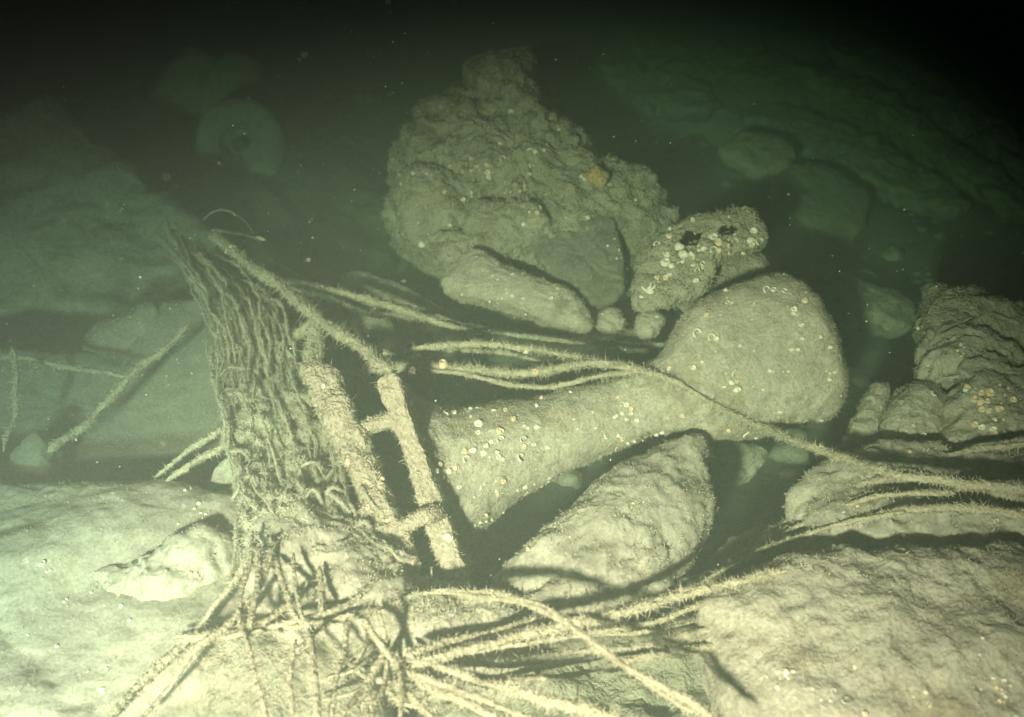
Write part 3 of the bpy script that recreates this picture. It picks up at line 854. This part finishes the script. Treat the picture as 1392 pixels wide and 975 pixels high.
# ================================================================== left foreground
rock('silt_slab', [(-220, 690), (-60, 662), (60, 660), (190, 664), (300, 672), (360, 690), (390, 760), (360, 860), (240, 960), (60, 1040), (-220, 1060)], (2.35, 1.65), 0.06, 0.25,
     'broad flat slab buried in pale silt at the left edge', 'slab', 'pale', seed=281, amp=0.05, freq=3, ridge=0.012, rfreq=3, p=6, N=260, K=80, fine=0.0012, pole=(-110, 850), fz=(5000, 0.005, 0.0008, 'fuzz_pale'), barn=dict(rect=(10, 680, 320, 960), n=26, px=(4, 7), warm=0.25))
rock('silted_boulder', [(112, 830), (135, 790), (180, 768), (235, 745), (285, 730), (318, 742), (322, 775), (290, 815), (245, 845), (190, 868), (140, 862)], (2.15, 2.02), 0.09, 0.15,
     'long pale lump lying on the flat silt slab', 'boulder', 'pale', seed=283, amp=0.035, freq=7, ridge=0.025, rfreq=6, N=130, K=30, fz=(7000, 0.006, 0.0009, 'fuzz_pale'), barn=dict(rect=(140, 750, 315, 850), n=8, px=(4, 7)))
rock('silted_boulder', [(242, 900), (262, 865), (330, 850), (400, 838), (470, 835), (520, 860), (535, 920), (520, 1010), (430, 1050), (320, 1010), (270, 960)], (2.02, 1.78), 0.08, 0.25,
     'rounded bright boulder under the rope tangle at bottom left', 'boulder', 'rock', seed=285, amp=0.04, freq=5, ridge=0.025, rfreq=5, N=150, K=36, fz=(7000, 0.006, 0.0009, 'fuzz_pale'), barn=dict(rect=(260, 870, 500, 960), n=10, px=(4, 7)))
rock('silted_boulder', [(330, 760), (350, 715), (400, 690), (470, 700), (530, 750), (560, 800), (540, 850), (460, 870), (380, 860), (335, 820)], (2.12, 1.88), 0.06, 0.25,
     'bumpy pale boulder half hidden beneath the foot of the hanging net', 'boulder', 'pale', seed=287, amp=0.05, freq=6, ridge=0.03, N=130, K=30, fz=(12000, 0.008, 0.001, 'fuzz_pale'))
rock('silted_boulder', [(520, 840), (560, 810), (640, 818), (720, 838), (740, 870), (690, 895), (600, 905), (540, 900)], (2.02, 1.85), 0.05, 0.2,
     'low fuzzy boulder under the long twin stranded rope', 'boulder', 'silt', seed=289, amp=0.04, freq=7, ridge=0.03, N=110, K=24, fz=(18000, 0.010, 0.001, 'fuzz_pale'))

rock('growth_clump', [(462, 800), (490, 780), (530, 778), (570, 786), (610, 796), (645, 802), (655, 818), (610, 838), (530, 846), (475, 834)], (2.12, 1.94), 0.02, 0.2,
     'pale fuzzy clump gathered at the foot of the flange plates', 'growth clump', 'pale', seed=290, amp=0.05, freq=8, ridge=0.02, N=110, K=24, fz=(30000, 0.011, 0.0009, 'fuzz_pale'), barn=dict(rect=(500, 770, 620, 830), n=8, px=(5, 8), warm=0.4))

# steel panel and struts at left
rock('steel_panel', [(-120, 500), (-40, 470), (60, 480), (190, 470), (215, 420), (270, 405), (330, 420), (370, 500), (380, 640), (330, 680), (120, 690), (-120, 690)], (2.95, 2.62), 0.015, 0.06,
     'big smooth grey green plate standing behind the flat slab at left', 'panel', 'plate', seed=291, amp=0.03, freq=3, p=8, N=140, K=30, wob=0.01, fz=(2500, 0.008, 0.001, 'fuzz'), barn=dict(rect=(20, 500, 320, 640), n=10, px=(3, 5)))
rock('silted_boulder', [(20, 640), (28, 600), (48, 584), (66, 592), (72, 625), (60, 650)], 2.5, 0.05, 0.1,
     'small rounded stone in front of the steel panel at left edge', 'stone', 'plate', seed=293, amp=0.015, freq=10, N=60, K=14)
rock('panel_fragment', [(110, 490), (120, 455), (160, 425), (205, 415), (215, 445), (195, 480), (150, 492)], 2.9, 0.04, 0.08,
     'rounded plate fragment above the horizontal strut at left', 'plate', 'plate', seed=295, amp=0.02, freq=8, N=80, K=18, fz=(5000, 0.008, 0.001, 'fuzz'))
rock('panel_fragment', [(285, 660), (300, 630), (322, 615), (345, 640), (350, 672), (318, 676)], 2.4, 0.02, 0.05,
     'pale corner fragment tucked between flat slab and hanging net', 'plate', 'silt', seed=297, amp=0.012, freq=10, N=60, K=14, fz=(9000, 0.008, 0.001))


def strut(path, r, label, seed, mat='rock', cat='strut', sides=8):
    V, F, _ = tube([P(*q) for q in path], [r * 0.9, r * 0.7, r * 0.85, r * 0.5], sides=sides, seed=seed, wob=0.04, rvar=0.6, wfreq=4)
    o = obj('strut', V, F, mat)
    tag(o, label, cat)
    fuzz(o, V, F, 22000, 0.009, 0.0009, seed + 1, 'fuzz')


strut([(72, 622, 2.42), (130, 560, 2.50), (185, 510, 2.56), (262, 438, 2.66)], 0.014, 'long straight strut slanting across the steel panel at left', 301)
strut([(-40, 482, 2.62), (40, 488, 2.64), (110, 498, 2.66), (182, 507, 2.66)], 0.011, 'thin horizontal strut meeting the slanting one at left', 303)
strut([(16, 470, 2.5), (20, 520, 2.46), (18, 570, 2.42), (10, 620, 2.38)], 0.010, 'upright thin strut along the left edge of view', 307)

# ================================================================== ropes
def on_horn(u, v, d, r=0.010):
    q = P(u, v, 1.0) - _c0
    h = HORN.ray_cast(CAM, Vector(q).normalized())
    return (u, v, float(np.dot(np.array(h[0]) - _c0, _fw)) - r) if h[0] is not None else (u, v, d)


def rope(path, r, label, seed, fz=(16000, 0.011, 0.0009), mat='rope', fmat='fuzz_pale', wob=0.008, cat='rope', name='rope', twin=False, barn=None, group=None, twist=60):
    pts = [P(*q) for q in path]
    r = r * 0.85; wob = wob * 1.6; fz = (fz[0] * 3.0, fz[1] * 1.0, fz[2] * 0.95)
    V, F, c = tube(pts, r, seed=seed, wob=wob, rvar=0.3, sides=9, twist=twist)
    if twin:
        pts2 = [p + np.array((0, 0.006, 1.0)) * r * 2.3 * math.cos(0.9 * k) + np.array((0, r * 1.2, 0)) for k, p in enumerate(pts)]
        t = thing(name, tuple(np.array(pts)[:, :].min(0)), label, cat, group)
        obj('strand', V, F, mat, t)
        fuzz(t, V, F, fz[0], fz[1], fz[2], seed + 1, fmat, patch=0.12, pfreq=8)
        V, F, c = tube(pts2, r * 0.8, seed=seed + 40, wob=wob * 1.5, rvar=0.3, sides=9, twist=twist)
        obj('strand', V, F, mat, t)
        fuzz(t, V, F, fz[0], fz[1], fz[2], seed + 2, fmat, patch=0.12, pfreq=8)
        o = t
    else:
        o = obj(name, V, F, mat)
        tag(o, label, cat, group)
        fuzz(o, V, F, fz[0], fz[1], fz[2], seed + 1, fmat, patch=0.12, pfreq=8)
    if barn: barnacles(o, (V, F), barn, None, 0, seed, (5, 8), 0.3)
    return o


# upper cables
rope([(285, 318, 2.95), (330, 352, 2.82), (372, 385, 2.70), (405, 410, 2.60), (430, 432, 2.52), (470, 458, 2.44), (505, 482, 2.36), (535, 506, 2.28)], 0.013,
     'thick fuzzy rope slanting from the left mound down to the foot flange', 331, (26000, 0.015, 0.0011), fmat='fuzz')
rope([(310, 335, 3.0), (360, 372, 2.86), (420, 388, 2.8), (480, 402, 2.8), (540, 420, 2.82), (600, 440, 2.84), (650, 452, 2.84)], 0.012,
     'fuzzy rope running right from the slanting rope under the leaf shaped plate', 333, (22000, 0.011, 0.001), fmat='fuzz')
rope([(600, 436, 2.9), (680, 452, 2.9), (760, 463, 2.88), (840, 470, 2.84), (915, 470, 2.8)], 0.009,
     'thin dull cable passing behind toward the drum head', 335, (12000, 0.008, 0.0009), 'net', 'fuzz')
rope([(520, 482, 2.56), (600, 470, 2.55), (670, 469, 2.54), (720, 474, 2.53), (790, 488, 2.50), (850, 500, 2.43), on_horn(905, 514, 2.40), on_horn(930, 527, 2.40), on_horn(955, 541, 2.36), on_horn(980, 555, 2.36), on_horn(1005, 568, 2.36), on_horn(1030, 579, 2.36), (1065, 594, 2.36), (1130, 616, 2.22), (1200, 640, 2.06), (1290, 655, 1.98), (1420, 668, 1.93)], 0.011,
     'long cable arching over the pedestal neck and on to the right edge', 337, (20000, 0.012, 0.001), fmat='fuzz', barn=[(715, 478, 10)])
rope([(455, 512, 2.5), (520, 502, 2.52), (580, 498, 2.5), (640, 502, 2.48), (700, 508, 2.48), (760, 502, 2.46), (820, 494, 2.45), (880, 505, 2.42)], 0.011,
     'middle cable dotted with shells between pedestal and the arching cable', 339, (24000, 0.012, 0.001), fmat='fuzz', barn=[(602, 496, 14), (592, 502, 10), (620, 496, 12), (667, 498, 11), (728, 506, 10), (606, 508, 7), (634, 510, 11), (655, 512, 11)])
rope([(555, 500, 2.5), (610, 506, 2.47), (660, 514, 2.46), (705, 525, 2.45), (755, 523, 2.44), (810, 512, 2.43), (870, 504, 2.42)], 0.008,
     'lowest sagging thin cable just above the pedestal column', 341, (16000, 0.009, 0.0009), fmat='fuzz')
rope([(545, 492, 2.62), (590, 480, 2.66), (640, 478, 2.68), (690, 482, 2.66), (740, 492, 2.6), (800, 500, 2.5)], 0.008,
     'thin cable half hidden between arching cable and shell dotted cable', 343, (16000, 0.010, 0.0009), 'net', 'fuzz')
rope([(432, 432, 2.6), (405, 455, 2.6), (378, 475, 2.58), (355, 496, 2.55)], 0.012, 'short fuzzy rope from the knot down left to the net', 345, (26000, 0.012, 0.001), fmat='fuzz')
rope([(430, 432, 2.6), (422, 465, 2.55), (414, 500, 2.5), (408, 540, 2.45)], 0.013, 'short fuzzy rope hanging straight down from the knot', 347, (26000, 0.012, 0.001), fmat='fuzz')
rope([(428, 438, 2.58), (436, 462, 2.54), (434, 485, 2.5), (430, 505, 2.46)], 0.011, 'short rope joining the knot to the top of the bed plate', 349, (26000, 0.012, 0.001), fmat='fuzz')
rope([(388, 515, 2.5), (405, 508, 2.5), (425, 498, 2.48)], 0.008, 'tiny cross piece of rope beside the top of bed plate', 351, (26000, 0.012, 0.001), fmat='fuzz')
rope([(395, 552, 2.46), (412, 538, 2.46), (432, 528, 2.42)], 0.010, 'tiny cross rope just below the other cross piece', 352, (26000, 0.012, 0.001), fmat='fuzz')
rope([(395, 392, 2.8), (440, 402, 2.76), (490, 425, 2.78), (535, 428, 2.86), (585, 432, 2.9)], 0.010, 'limp rope looping behind the knot under the pointed plate', 353, (18000, 0.011, 0.001), 'net', 'fuzz')
rope([(275, 300, 3.2), (290, 288, 3.2), (310, 286, 3.18), (332, 300, 3.14), (345, 322, 3.1), (372, 350, 3.05), (420, 385, 2.95), (450, 400, 2.9)], 0.0045,
     'thin bent line curling up above the slanting rope at left', 355, (9000, 0.008, 0.0009), 'net', 'fuzz_dark')
o = rope([(285, 312, 3.1), (315, 317, 3.08), (340, 321, 3.06), (358, 326, 3.04)], 0.006, 'short straight stalk with bright white tip above slanting rope', 357, (6000, 0.007, 0.0009), 'net', 'fuzz_dark')
V, F, _ = tube([P(348, 322, 3.04), P(354, 324, 3.03), P(361, 327, 3.03)], 0.007, n=8, seed=1, wob=0)
obj('tip', V, F, 'shell', o)
V, F, _ = tube([P(306, 345, 2.88), P(314, 335, 2.86), P(322, 340, 2.86), P(330, 348, 2.86)], 0.008, n=14, seed=2, wob=0.004)
tag(obj('worm_tube', V, F, 'shell_warm'), 'small orange worm tube on the slanting rope near left mound', 'worm')

# ropes at left, over the panel
rope([(204, 656, 2.34), (240, 625, 2.36), (280, 597, 2.38), (326, 566, 2.40)], 0.008, 'upper of two parallel ropes running from flat slab to the net', 361, (16000, 0.008, 0.0009))
rope([(226, 655, 2.30), (255, 636, 2.32), (290, 616, 2.34), (335, 592, 2.36)], 0.011, 'lower thicker of two parallel ropes running from slab to net', 363, (16000, 0.008, 0.0009))

# bottom ropes
rope([(236, 872, 1.86), (320, 863, 1.84), (400, 851, 1.82), (470, 838, 1.82), (530, 825, 1.89), (580, 808, 1.93), (640, 808, 1.90), (700, 820, 1.82), (748, 836, 1.73), (800, 868, 1.67), (860, 908, 1.62), (920, 946, 1.57), (1010, 1000, 1.5)], 0.0062,
     'long twin stranded rope running across the bottom to the lower right', 371, (30000, 0.010, 0.0007), twin=True)
rope([(560, 908, 1.72), (620, 888, 1.74), (690, 868, 1.77), (760, 852, 1.79), (840, 830, 1.81), (920, 810, 1.83), (990, 792, 1.84), (1070, 775, 1.84), (1140, 762, 1.86)], 0.010,
     'bristly rope rising right from the bottom knot to the big boulder', 373, (30000, 0.013, 0.0009))
rope([(552, 890, 1.74), (610, 872, 1.78), (680, 855, 1.82), (760, 838, 1.86)], 0.009, 'short rope just above the bristly rope at the bottom knot', 374, (20000, 0.009, 0.0009))
rope([(548, 896, 1.80), (600, 910, 1.72), (660, 928, 1.67), (720, 945, 1.62), (790, 962, 1.58), (880, 992, 1.54)], 0.0085,
     'rope fanning down right from the bottom knot with long bristles', 375, (30000, 0.013, 0.0009))
rope([(540, 905, 1.78), (580, 930, 1.7), (630, 955, 1.64), (700, 990, 1.58)], 0.0075, 'steeper rope fanning down from the bottom knot to the frame edge', 377, (24000, 0.009, 0.0008))
rope([(530, 915, 1.78), (555, 945, 1.7), (590, 975, 1.64), (620, 1000, 1.6)], 0.007, 'steepest rope leaving the bottom knot downward', 378, (24000, 0.009, 0.0008))
rope([(575, 905, 1.75), (680, 902, 1.78), (780, 888, 1.81), (870, 878, 1.82), (950, 858, 1.83), (1030, 832, 1.82)], 0.008,
     'slack dull rope below the bristly rope', 379, (16000, 0.009, 0.0009), 'net', 'fuzz')
rope([(640, 930, 1.74), (720, 912, 1.78), (800, 893, 1.82), (880, 885, 1.83), (960, 868, 1.83)], 0.007, 'lowest slack dull rope over the rubble heap', 381, (14000, 0.008, 0.0009), 'net', 'fuzz')
rope([(820, 915, 1.80), (920, 872, 1.83), (990, 850, 1.82), (1060, 822, 1.80), (1130, 808, 1.80)], 0.008, 'fuzzy rope climbing onto the left flank of the large bright boulder', 383, (18000, 0.010, 0.0009))
rope([(950, 790, 2.3), (1020, 750, 2.24), (1080, 715, 2.17), (1150, 685, 2.1), (1240, 665, 2.07), (1420, 660, 2.0)], 0.010, 'upper fanned rope over the broad pale boulder', 385, (18000, 0.009, 0.0009))
rope([(975, 775, 2.32), (1050, 722, 2.26), (1110, 682, 2.2), (1180, 655, 2.15), (1260, 650, 2.12)], 0.010, 'fuzzy rope closest to the gap left of the broad pale boulder', 387, (18000, 0.010, 0.0009), fmat='fuzz')
rope([(1020, 790, 2.2), (1100, 742, 2.08), (1180, 705, 2.02), (1280, 690, 1.99), (1420, 705, 1.95)], 0.009, 'lower fanned rope over the broad pale boulder', 389, (16000, 0.009, 0.0009))
rope([(1140, 650, 2.3), (1190, 640, 2.27), (1250, 622, 2.22), (1320, 612, 2.17), (1420, 600, 2.12)], 0.009, 'rope crossing below the shell covered boulder at right', 391, (18000, 0.009, 0.0009), fmat='fuzz')
rope([(1210, 640, 2.2), (1280, 652, 2.12), (1350, 668, 2.06), (1430, 690, 2.0)], 0.008, 'short rope dipping right below the crossing rope', 393, (16000, 0.009, 0.0009))
rope([(140, 985, 1.72), (190, 935, 1.80), (240, 885, 1.86), (285, 835, 1.90), (325, 780, 1.94), (345, 735, 1.98)], 0.009, 'loose rope trailing from the net foot to the bottom left', 395, (12000, 0.008, 0.0008))
rope([(185, 985, 1.70), (225, 940, 1.76), (262, 890, 1.72), (310, 850, 1.76), (350, 800, 1.84), (372, 745, 1.94)], 0.007, 'thinner rope trailing beside the loose one at bottom left', 397, (12000, 0.008, 0.0008))


for k, (pth, lab) in enumerate([
        ([(565, 900, 1.73), (660, 882, 1.77), (760, 868, 1.81), (860, 850, 1.84), (960, 822, 1.86), (1030, 800, 1.86)], 'thin rope close below the bristly rope from the bottom knot'),
        ([(600, 915, 1.72), (720, 925, 1.73), (830, 905, 1.77), (930, 885, 1.80), (1000, 872, 1.80)], 'thin rope dipping then rising above the long bristled fan rope'),
        ([(620, 862, 1.86), (720, 858, 1.88), (840, 862, 1.88), (950, 845, 1.88), (1050, 812, 1.86)], 'nearly level thin rope passing behind the twin stranded rope'),
        ([(560, 912, 1.70), (610, 935, 1.66), (680, 962, 1.60), (740, 990, 1.57)], 'thin rope between the two fan ropes at bottom edge'),
        ([(900, 825, 2.0), (980, 775, 2.05), (1060, 738, 2.05), (1140, 712, 2.02), (1230, 695, 1.99)], 'thin rope lowest over the left shoulder of the broad pale boulder'),
        ([(930, 810, 2.1), (1000, 765, 2.15), (1060, 732, 2.14), (1110, 706, 2.1), (1190, 676, 2.05), (1300, 668, 2.0)], 'thin rope midway in the fan on the broad pale boulder')]):
    rope(pth, 0.006, lab, 700 + 5 * k, (18000, 0.008, 0.0008), fmat='fuzz' if k > 3 else 'fuzz_pale')


# ------------------------------------------------------------------ the hanging net: a curtain of strands over the wreck
def net():
    rng = np.random.default_rng(77)
    t = thing('hanging_net', tuple(P(430, 780, 2.2)), 'torn fuzzy net hanging in strands left of the bed plate', 'net')
    Vs = []
    n = 110
    for k in range(n):
        a = (k + 0.5) / n + rng.normal(0, 0.02)
        # head along the slanting rope, middle pinched, foot spread
        u0 = 222 + 110 * a + rng.normal(0, 16); v0 = 285 + 0.8 * (u0 - 215) + abs(rng.normal(0, 20)); d0 = 3.12 - 0.16 * a
        u1 = 296 + 85 * a + rng.normal(0, 9); v1 = 450 + rng.normal(0, 18); d1 = 2.66 + rng.normal(0, 0.03)
        u2 = 312 + 108 * a + rng.normal(0, 11); v2 = 575 + rng.normal(0, 20); d2 = 2.40 + rng.normal(0, 0.04)
        u3 = 328 + 135 * a + rng.normal(0, 12); v3 = 690 + rng.normal(0, 18); d3 = 2.19 + rng.normal(0, 0.04)
        u4 = 330 + 195 * a + rng.normal(0, 16); v4 = 780 + rng.normal(0, 22); d4 = 1.99 + rng.normal(0, 0.03)
        pts = [P(u0, v0, d0), P(u1, v1, d1), P(u2, v2, d2), P(u3, v3, d3), P(u4, v4, d4)]
        i0 = 0 if rng.random() < 0.75 else 1
        i1 = 5 if rng.random() < 0.8 else 4
        V, F, _ = tube(pts[i0:i1], rng.uniform(0.0014, 0.0042), seed=400 + k, wob=0.035, rvar=0.6, sides=6, wfreq=6)
        obj('strand', V, F, 'net', t)
        Vs.append((V, F))
    # cross meshes still tying strands together
    for k in range(46):
        a = rng.random(); b = rng.uniform(0.25, 0.95)
        u = np.interp(b, [0, 0.25, 0.5, 0.75, 1], [262, 300, 320, 335, 335]) + a * np.interp(b, [0, 0.25, 0.5, 0.75, 1], [75, 75, 125, 180, 225])
        v = np.interp(b, [0, 0.25, 0.5, 0.75, 1], [345, 450, 575, 690, 780]); d = np.interp(b, [0, 0.25, 0.5, 0.75, 1], [2.9, 2.64, 2.38, 2.12, 1.94])
        L = rng.uniform(20, 55)
        V, F, _ = tube([P(u - L / 2, v + rng.normal(0, 14), d), P(u, v + rng.normal(0, 12), d - 0.02), P(u + L / 2, v + rng.normal(0, 14), d)], 0.005, seed=500 + k, wob=0.02, rvar=0.5, sides=6)
        obj('cross_strand', V, F, 'net', t)
        Vs.append((V, F))
    V, F = merge(Vs)
    fuzz(t, V, F, 90000, 0.0085, 0.0006, 78, 'fuzz', patch=0.45, pfreq=12)
    # matted sheet of growth caught behind the strands
    for k, (ol, dd, fr) in enumerate([
            ([(318, 560), (370, 520), (405, 545), (440, 630), (462, 700), (468, 750), (420, 740), (360, 715), (335, 650)], (2.46, 2.12), 0.03),
            ([(335, 690), (400, 680), (460, 695), (492, 740), (535, 785), (525, 815), (470, 800), (390, 775), (345, 740)], (2.16, 1.95), 0.035)]):
        v, f = slab(ol, dd, fr, 0.04, seed=79 + k, amp=0.07, freq=10, ridge=0.05, rfreq=11, N=150, K=34, p=3, wob=0.03, fine=0.012)
        m = obj('matted_sheet', v, f, 'net', t)
        fuzz(m, v, f, 80000, 0.010, 0.0009, 180 + k, 'fuzz' if k < 1 else 'fuzz_pale', patch=0.5, pfreq=12, lean=0.8)


net()


# ------------------------------------------------------------------ tangle of loose strands at the foot of the net
def tangle():
    rng = np.random.default_rng(91)
    t = thing('strand_tangle', tuple(P(540, 860, 1.9)), 'tangle of thin curved strands spreading over the pale boulders at bottom', 'tangle')
    Vs = []

    def st(pts, r, k):
        V, F, _ = tube([P(*q) for q in pts], r, seed=600 + k, wob=0.010, rvar=0.35, sides=6)
        obj('strand', V, F, 'rope', t)
        Vs.append((V, F))
    fixed = [
        [(345, 720, 1.98), (338, 770, 1.88), (325, 815, 1.80), (328, 850, 1.74), (340, 862, 1.72)],
        [(352, 735, 1.95), (350, 790, 1.84), (340, 835, 1.76), (335, 865, 1.72)],
        [(375, 760, 1.92), (385, 800, 1.84), (395, 830, 1.78), (410, 850, 1.76)],
        [(400, 750, 1.92), (402, 800, 1.83), (412, 840, 1.77), (430, 860, 1.74)],
        [(435, 770, 1.92), (437, 810, 1.84), (436, 835, 1.78)],
        [(415, 790, 1.88), (380, 830, 1.80), (335, 862, 1.74)],
        [(330, 855, 1.72), (345, 905, 1.64), (355, 950, 1.58), (365, 990, 1.54)],
        [(420, 855, 1.73), (425, 905, 1.64), (428, 960, 1.57), (430, 1000, 1.54)],
        [(520, 770, 2.02), (480, 800, 1.95), (445, 830, 1.88), (425, 842, 1.83)],
        [(530, 775, 2.02), (490, 812, 1.93), (455, 832, 1.86)],
        [(540, 780, 2.03), (510, 805, 1.96), (480, 830, 1.89), (460, 838, 1.85)],
        [(520, 780, 1.93), (470, 822, 1.83), (400, 845, 1.78), (300, 868, 1.78)],
        [(495, 840, 1.77), (510, 865, 1.74), (530, 890, 1.74), (545, 905, 1.76)],
        [(515, 835, 1.77), (522, 870, 1.75), (525, 900, 1.76), (520, 940, 1.7), (500, 985, 1.6)],
        [(560, 830, 1.94), (562, 860, 1.89), (568, 885, 1.86), (580, 905, 1.83)],
        [(580, 830, 1.94), (584, 860, 1.89), (575, 890, 1.85)],
        [(600, 830, 1.95), (595, 855, 1.90), (590, 890, 1.86)],
        [(470, 960, 1.64), (500, 955, 1.68), (540, 945, 1.72), (580, 930, 1.74)],
        [(460, 975, 1.6), (490, 940, 1.68), (515, 900, 1.74), (530, 870, 1.78)],
        [(540, 895, 1.78), (545, 935, 1.7), (540, 985, 1.62)],
        [(400, 870, 1.72), (395, 920, 1.64), (400, 980, 1.56)],
        [(380, 900, 1.66), (410, 880, 1.7), (440, 850, 1.76)],
        [(555, 880, 1.8), (575, 920, 1.74), (590, 945, 1.7)],
        [(470, 840, 1.78), (468, 880, 1.72), (455, 930, 1.64), (450, 990, 1.58)],
    ]
    for k, q in enumerate(fixed): st(q, rng.uniform(0.004, 0.007), k)
    for k in range(46):
        c = np.array((rng.normal(530, 35), rng.normal(880, 45)))
        a = rng.uniform(0, 6.28); L = rng.uniform(30, 75)
        d = np.interp(c[1], [780, 900, 980], [2.04, 1.86, 1.72]) + rng.normal(0, 0.02)
        e1 = c + L * np.array((math.cos(a), math.sin(a))); e2 = c - L * np.array((math.cos(a + 0.5), math.sin(a + 0.5)))
        st([(e1[0], e1[1], np.interp(e1[1], [780, 900, 980], [2.06, 1.87, 1.72])), (c[0], c[1], d), (e2[0], e2[1], np.interp(e2[1], [780, 900, 980], [2.06, 1.87, 1.72]))], rng.uniform(0.003, 0.006), 40 + k)
    V, F = merge(Vs)
    fuzz(t, V, F, 20000, 0.009, 0.0008, 92, 'fuzz_pale', patch=0.3, pfreq=14)


tangle()


# ------------------------------------------------------------------ drifting flakes in the water
def snow():
    rng = np.random.default_rng(123)
    V, F = [], []
    oct_v = np.array([(1, 0, 0), (-1, 0, 0), (0, 1, 0), (0, -1, 0), (0, 0, 1), (0, 0, -1)], float)
    oct_f = np.array([(0, 2, 4), (2, 1, 4), (1, 3, 4), (3, 0, 4), (2, 0, 5), (1, 2, 5), (3, 1, 5), (0, 3, 5)])
    n = 1200
    for k in range(n):
        x = rng.normal(-0.6, 0.6) if rng.random() < 0.65 else rng.uniform(-2.5, 2.5)
        y = rng.uniform(0.7, 4.2)
        z = rng.uniform(0.3, 1.65) if rng.random() < 0.4 else rng.normal(0.75, 0.3)
        r = rng.uniform(0.0006, 0.0013) * (1 + rng.exponential(0.35)) * (0.5 + 0.3 * y)
        m = oct_v * r * rng.uniform(0.5, 1.6, 3)
        V.append(m + np.array((x, y, z))); F.append(oct_f + 6 * k)
    o = obj('marine_snow', np.vstack(V), np.vstack(F), 'snow', origin=(0, 0, 0))
    tag(o, 'pale flakes of marine snow drifting in the water', 'marine snow', kind='stuff')


snow()


# ------------------------------------------------------------------ the water itself
def haze():
    x0, x1, y0, y1, z0, z1 = -36, 36, -10, 48, -2.0, 2.3
    V = [(x0, y0, z0), (x1, y0, z0), (x1, y1, z0), (x0, y1, z0), (x0, y0, z1), (x1, y0, z1), (x1, y1, z1), (x0, y1, z1)]
    F = [(0, 3, 2, 1), (4, 5, 6, 7), (0, 1, 5, 4), (1, 2, 6, 5), (2, 3, 7, 6), (3, 0, 4, 7)]
    me = mesh_of('haze', V, F, False)
    m = bpy.data.materials.new('green_water')
    m.use_nodes = True
    nt = m.node_tree
    nt.nodes.clear()
    out = nt.nodes.new('ShaderNodeOutputMaterial')
    vol = nt.nodes.new('ShaderNodeVolumePrincipled')
    vol.inputs['Color'].default_value = (0.335, 0.46, 0.35, 1)
    vol.inputs['Absorption Color'].default_value = (0, 0.75, 0.08, 1)
    vol.inputs['Density'].default_value = 0.20
    vol.inputs['Anisotropy'].default_value = 0.0
    nt.links.new(vol.outputs[0], out.inputs['Volume'])
    me.materials.append(m)
    o = bpy.data.objects.new('haze', me)
    COL.objects.link(o)
    tag(o, 'murky green water filling the whole place', 'water', kind='stuff')


haze()

for o in bpy.data.objects:
    if '_o' in o: del o['_o']
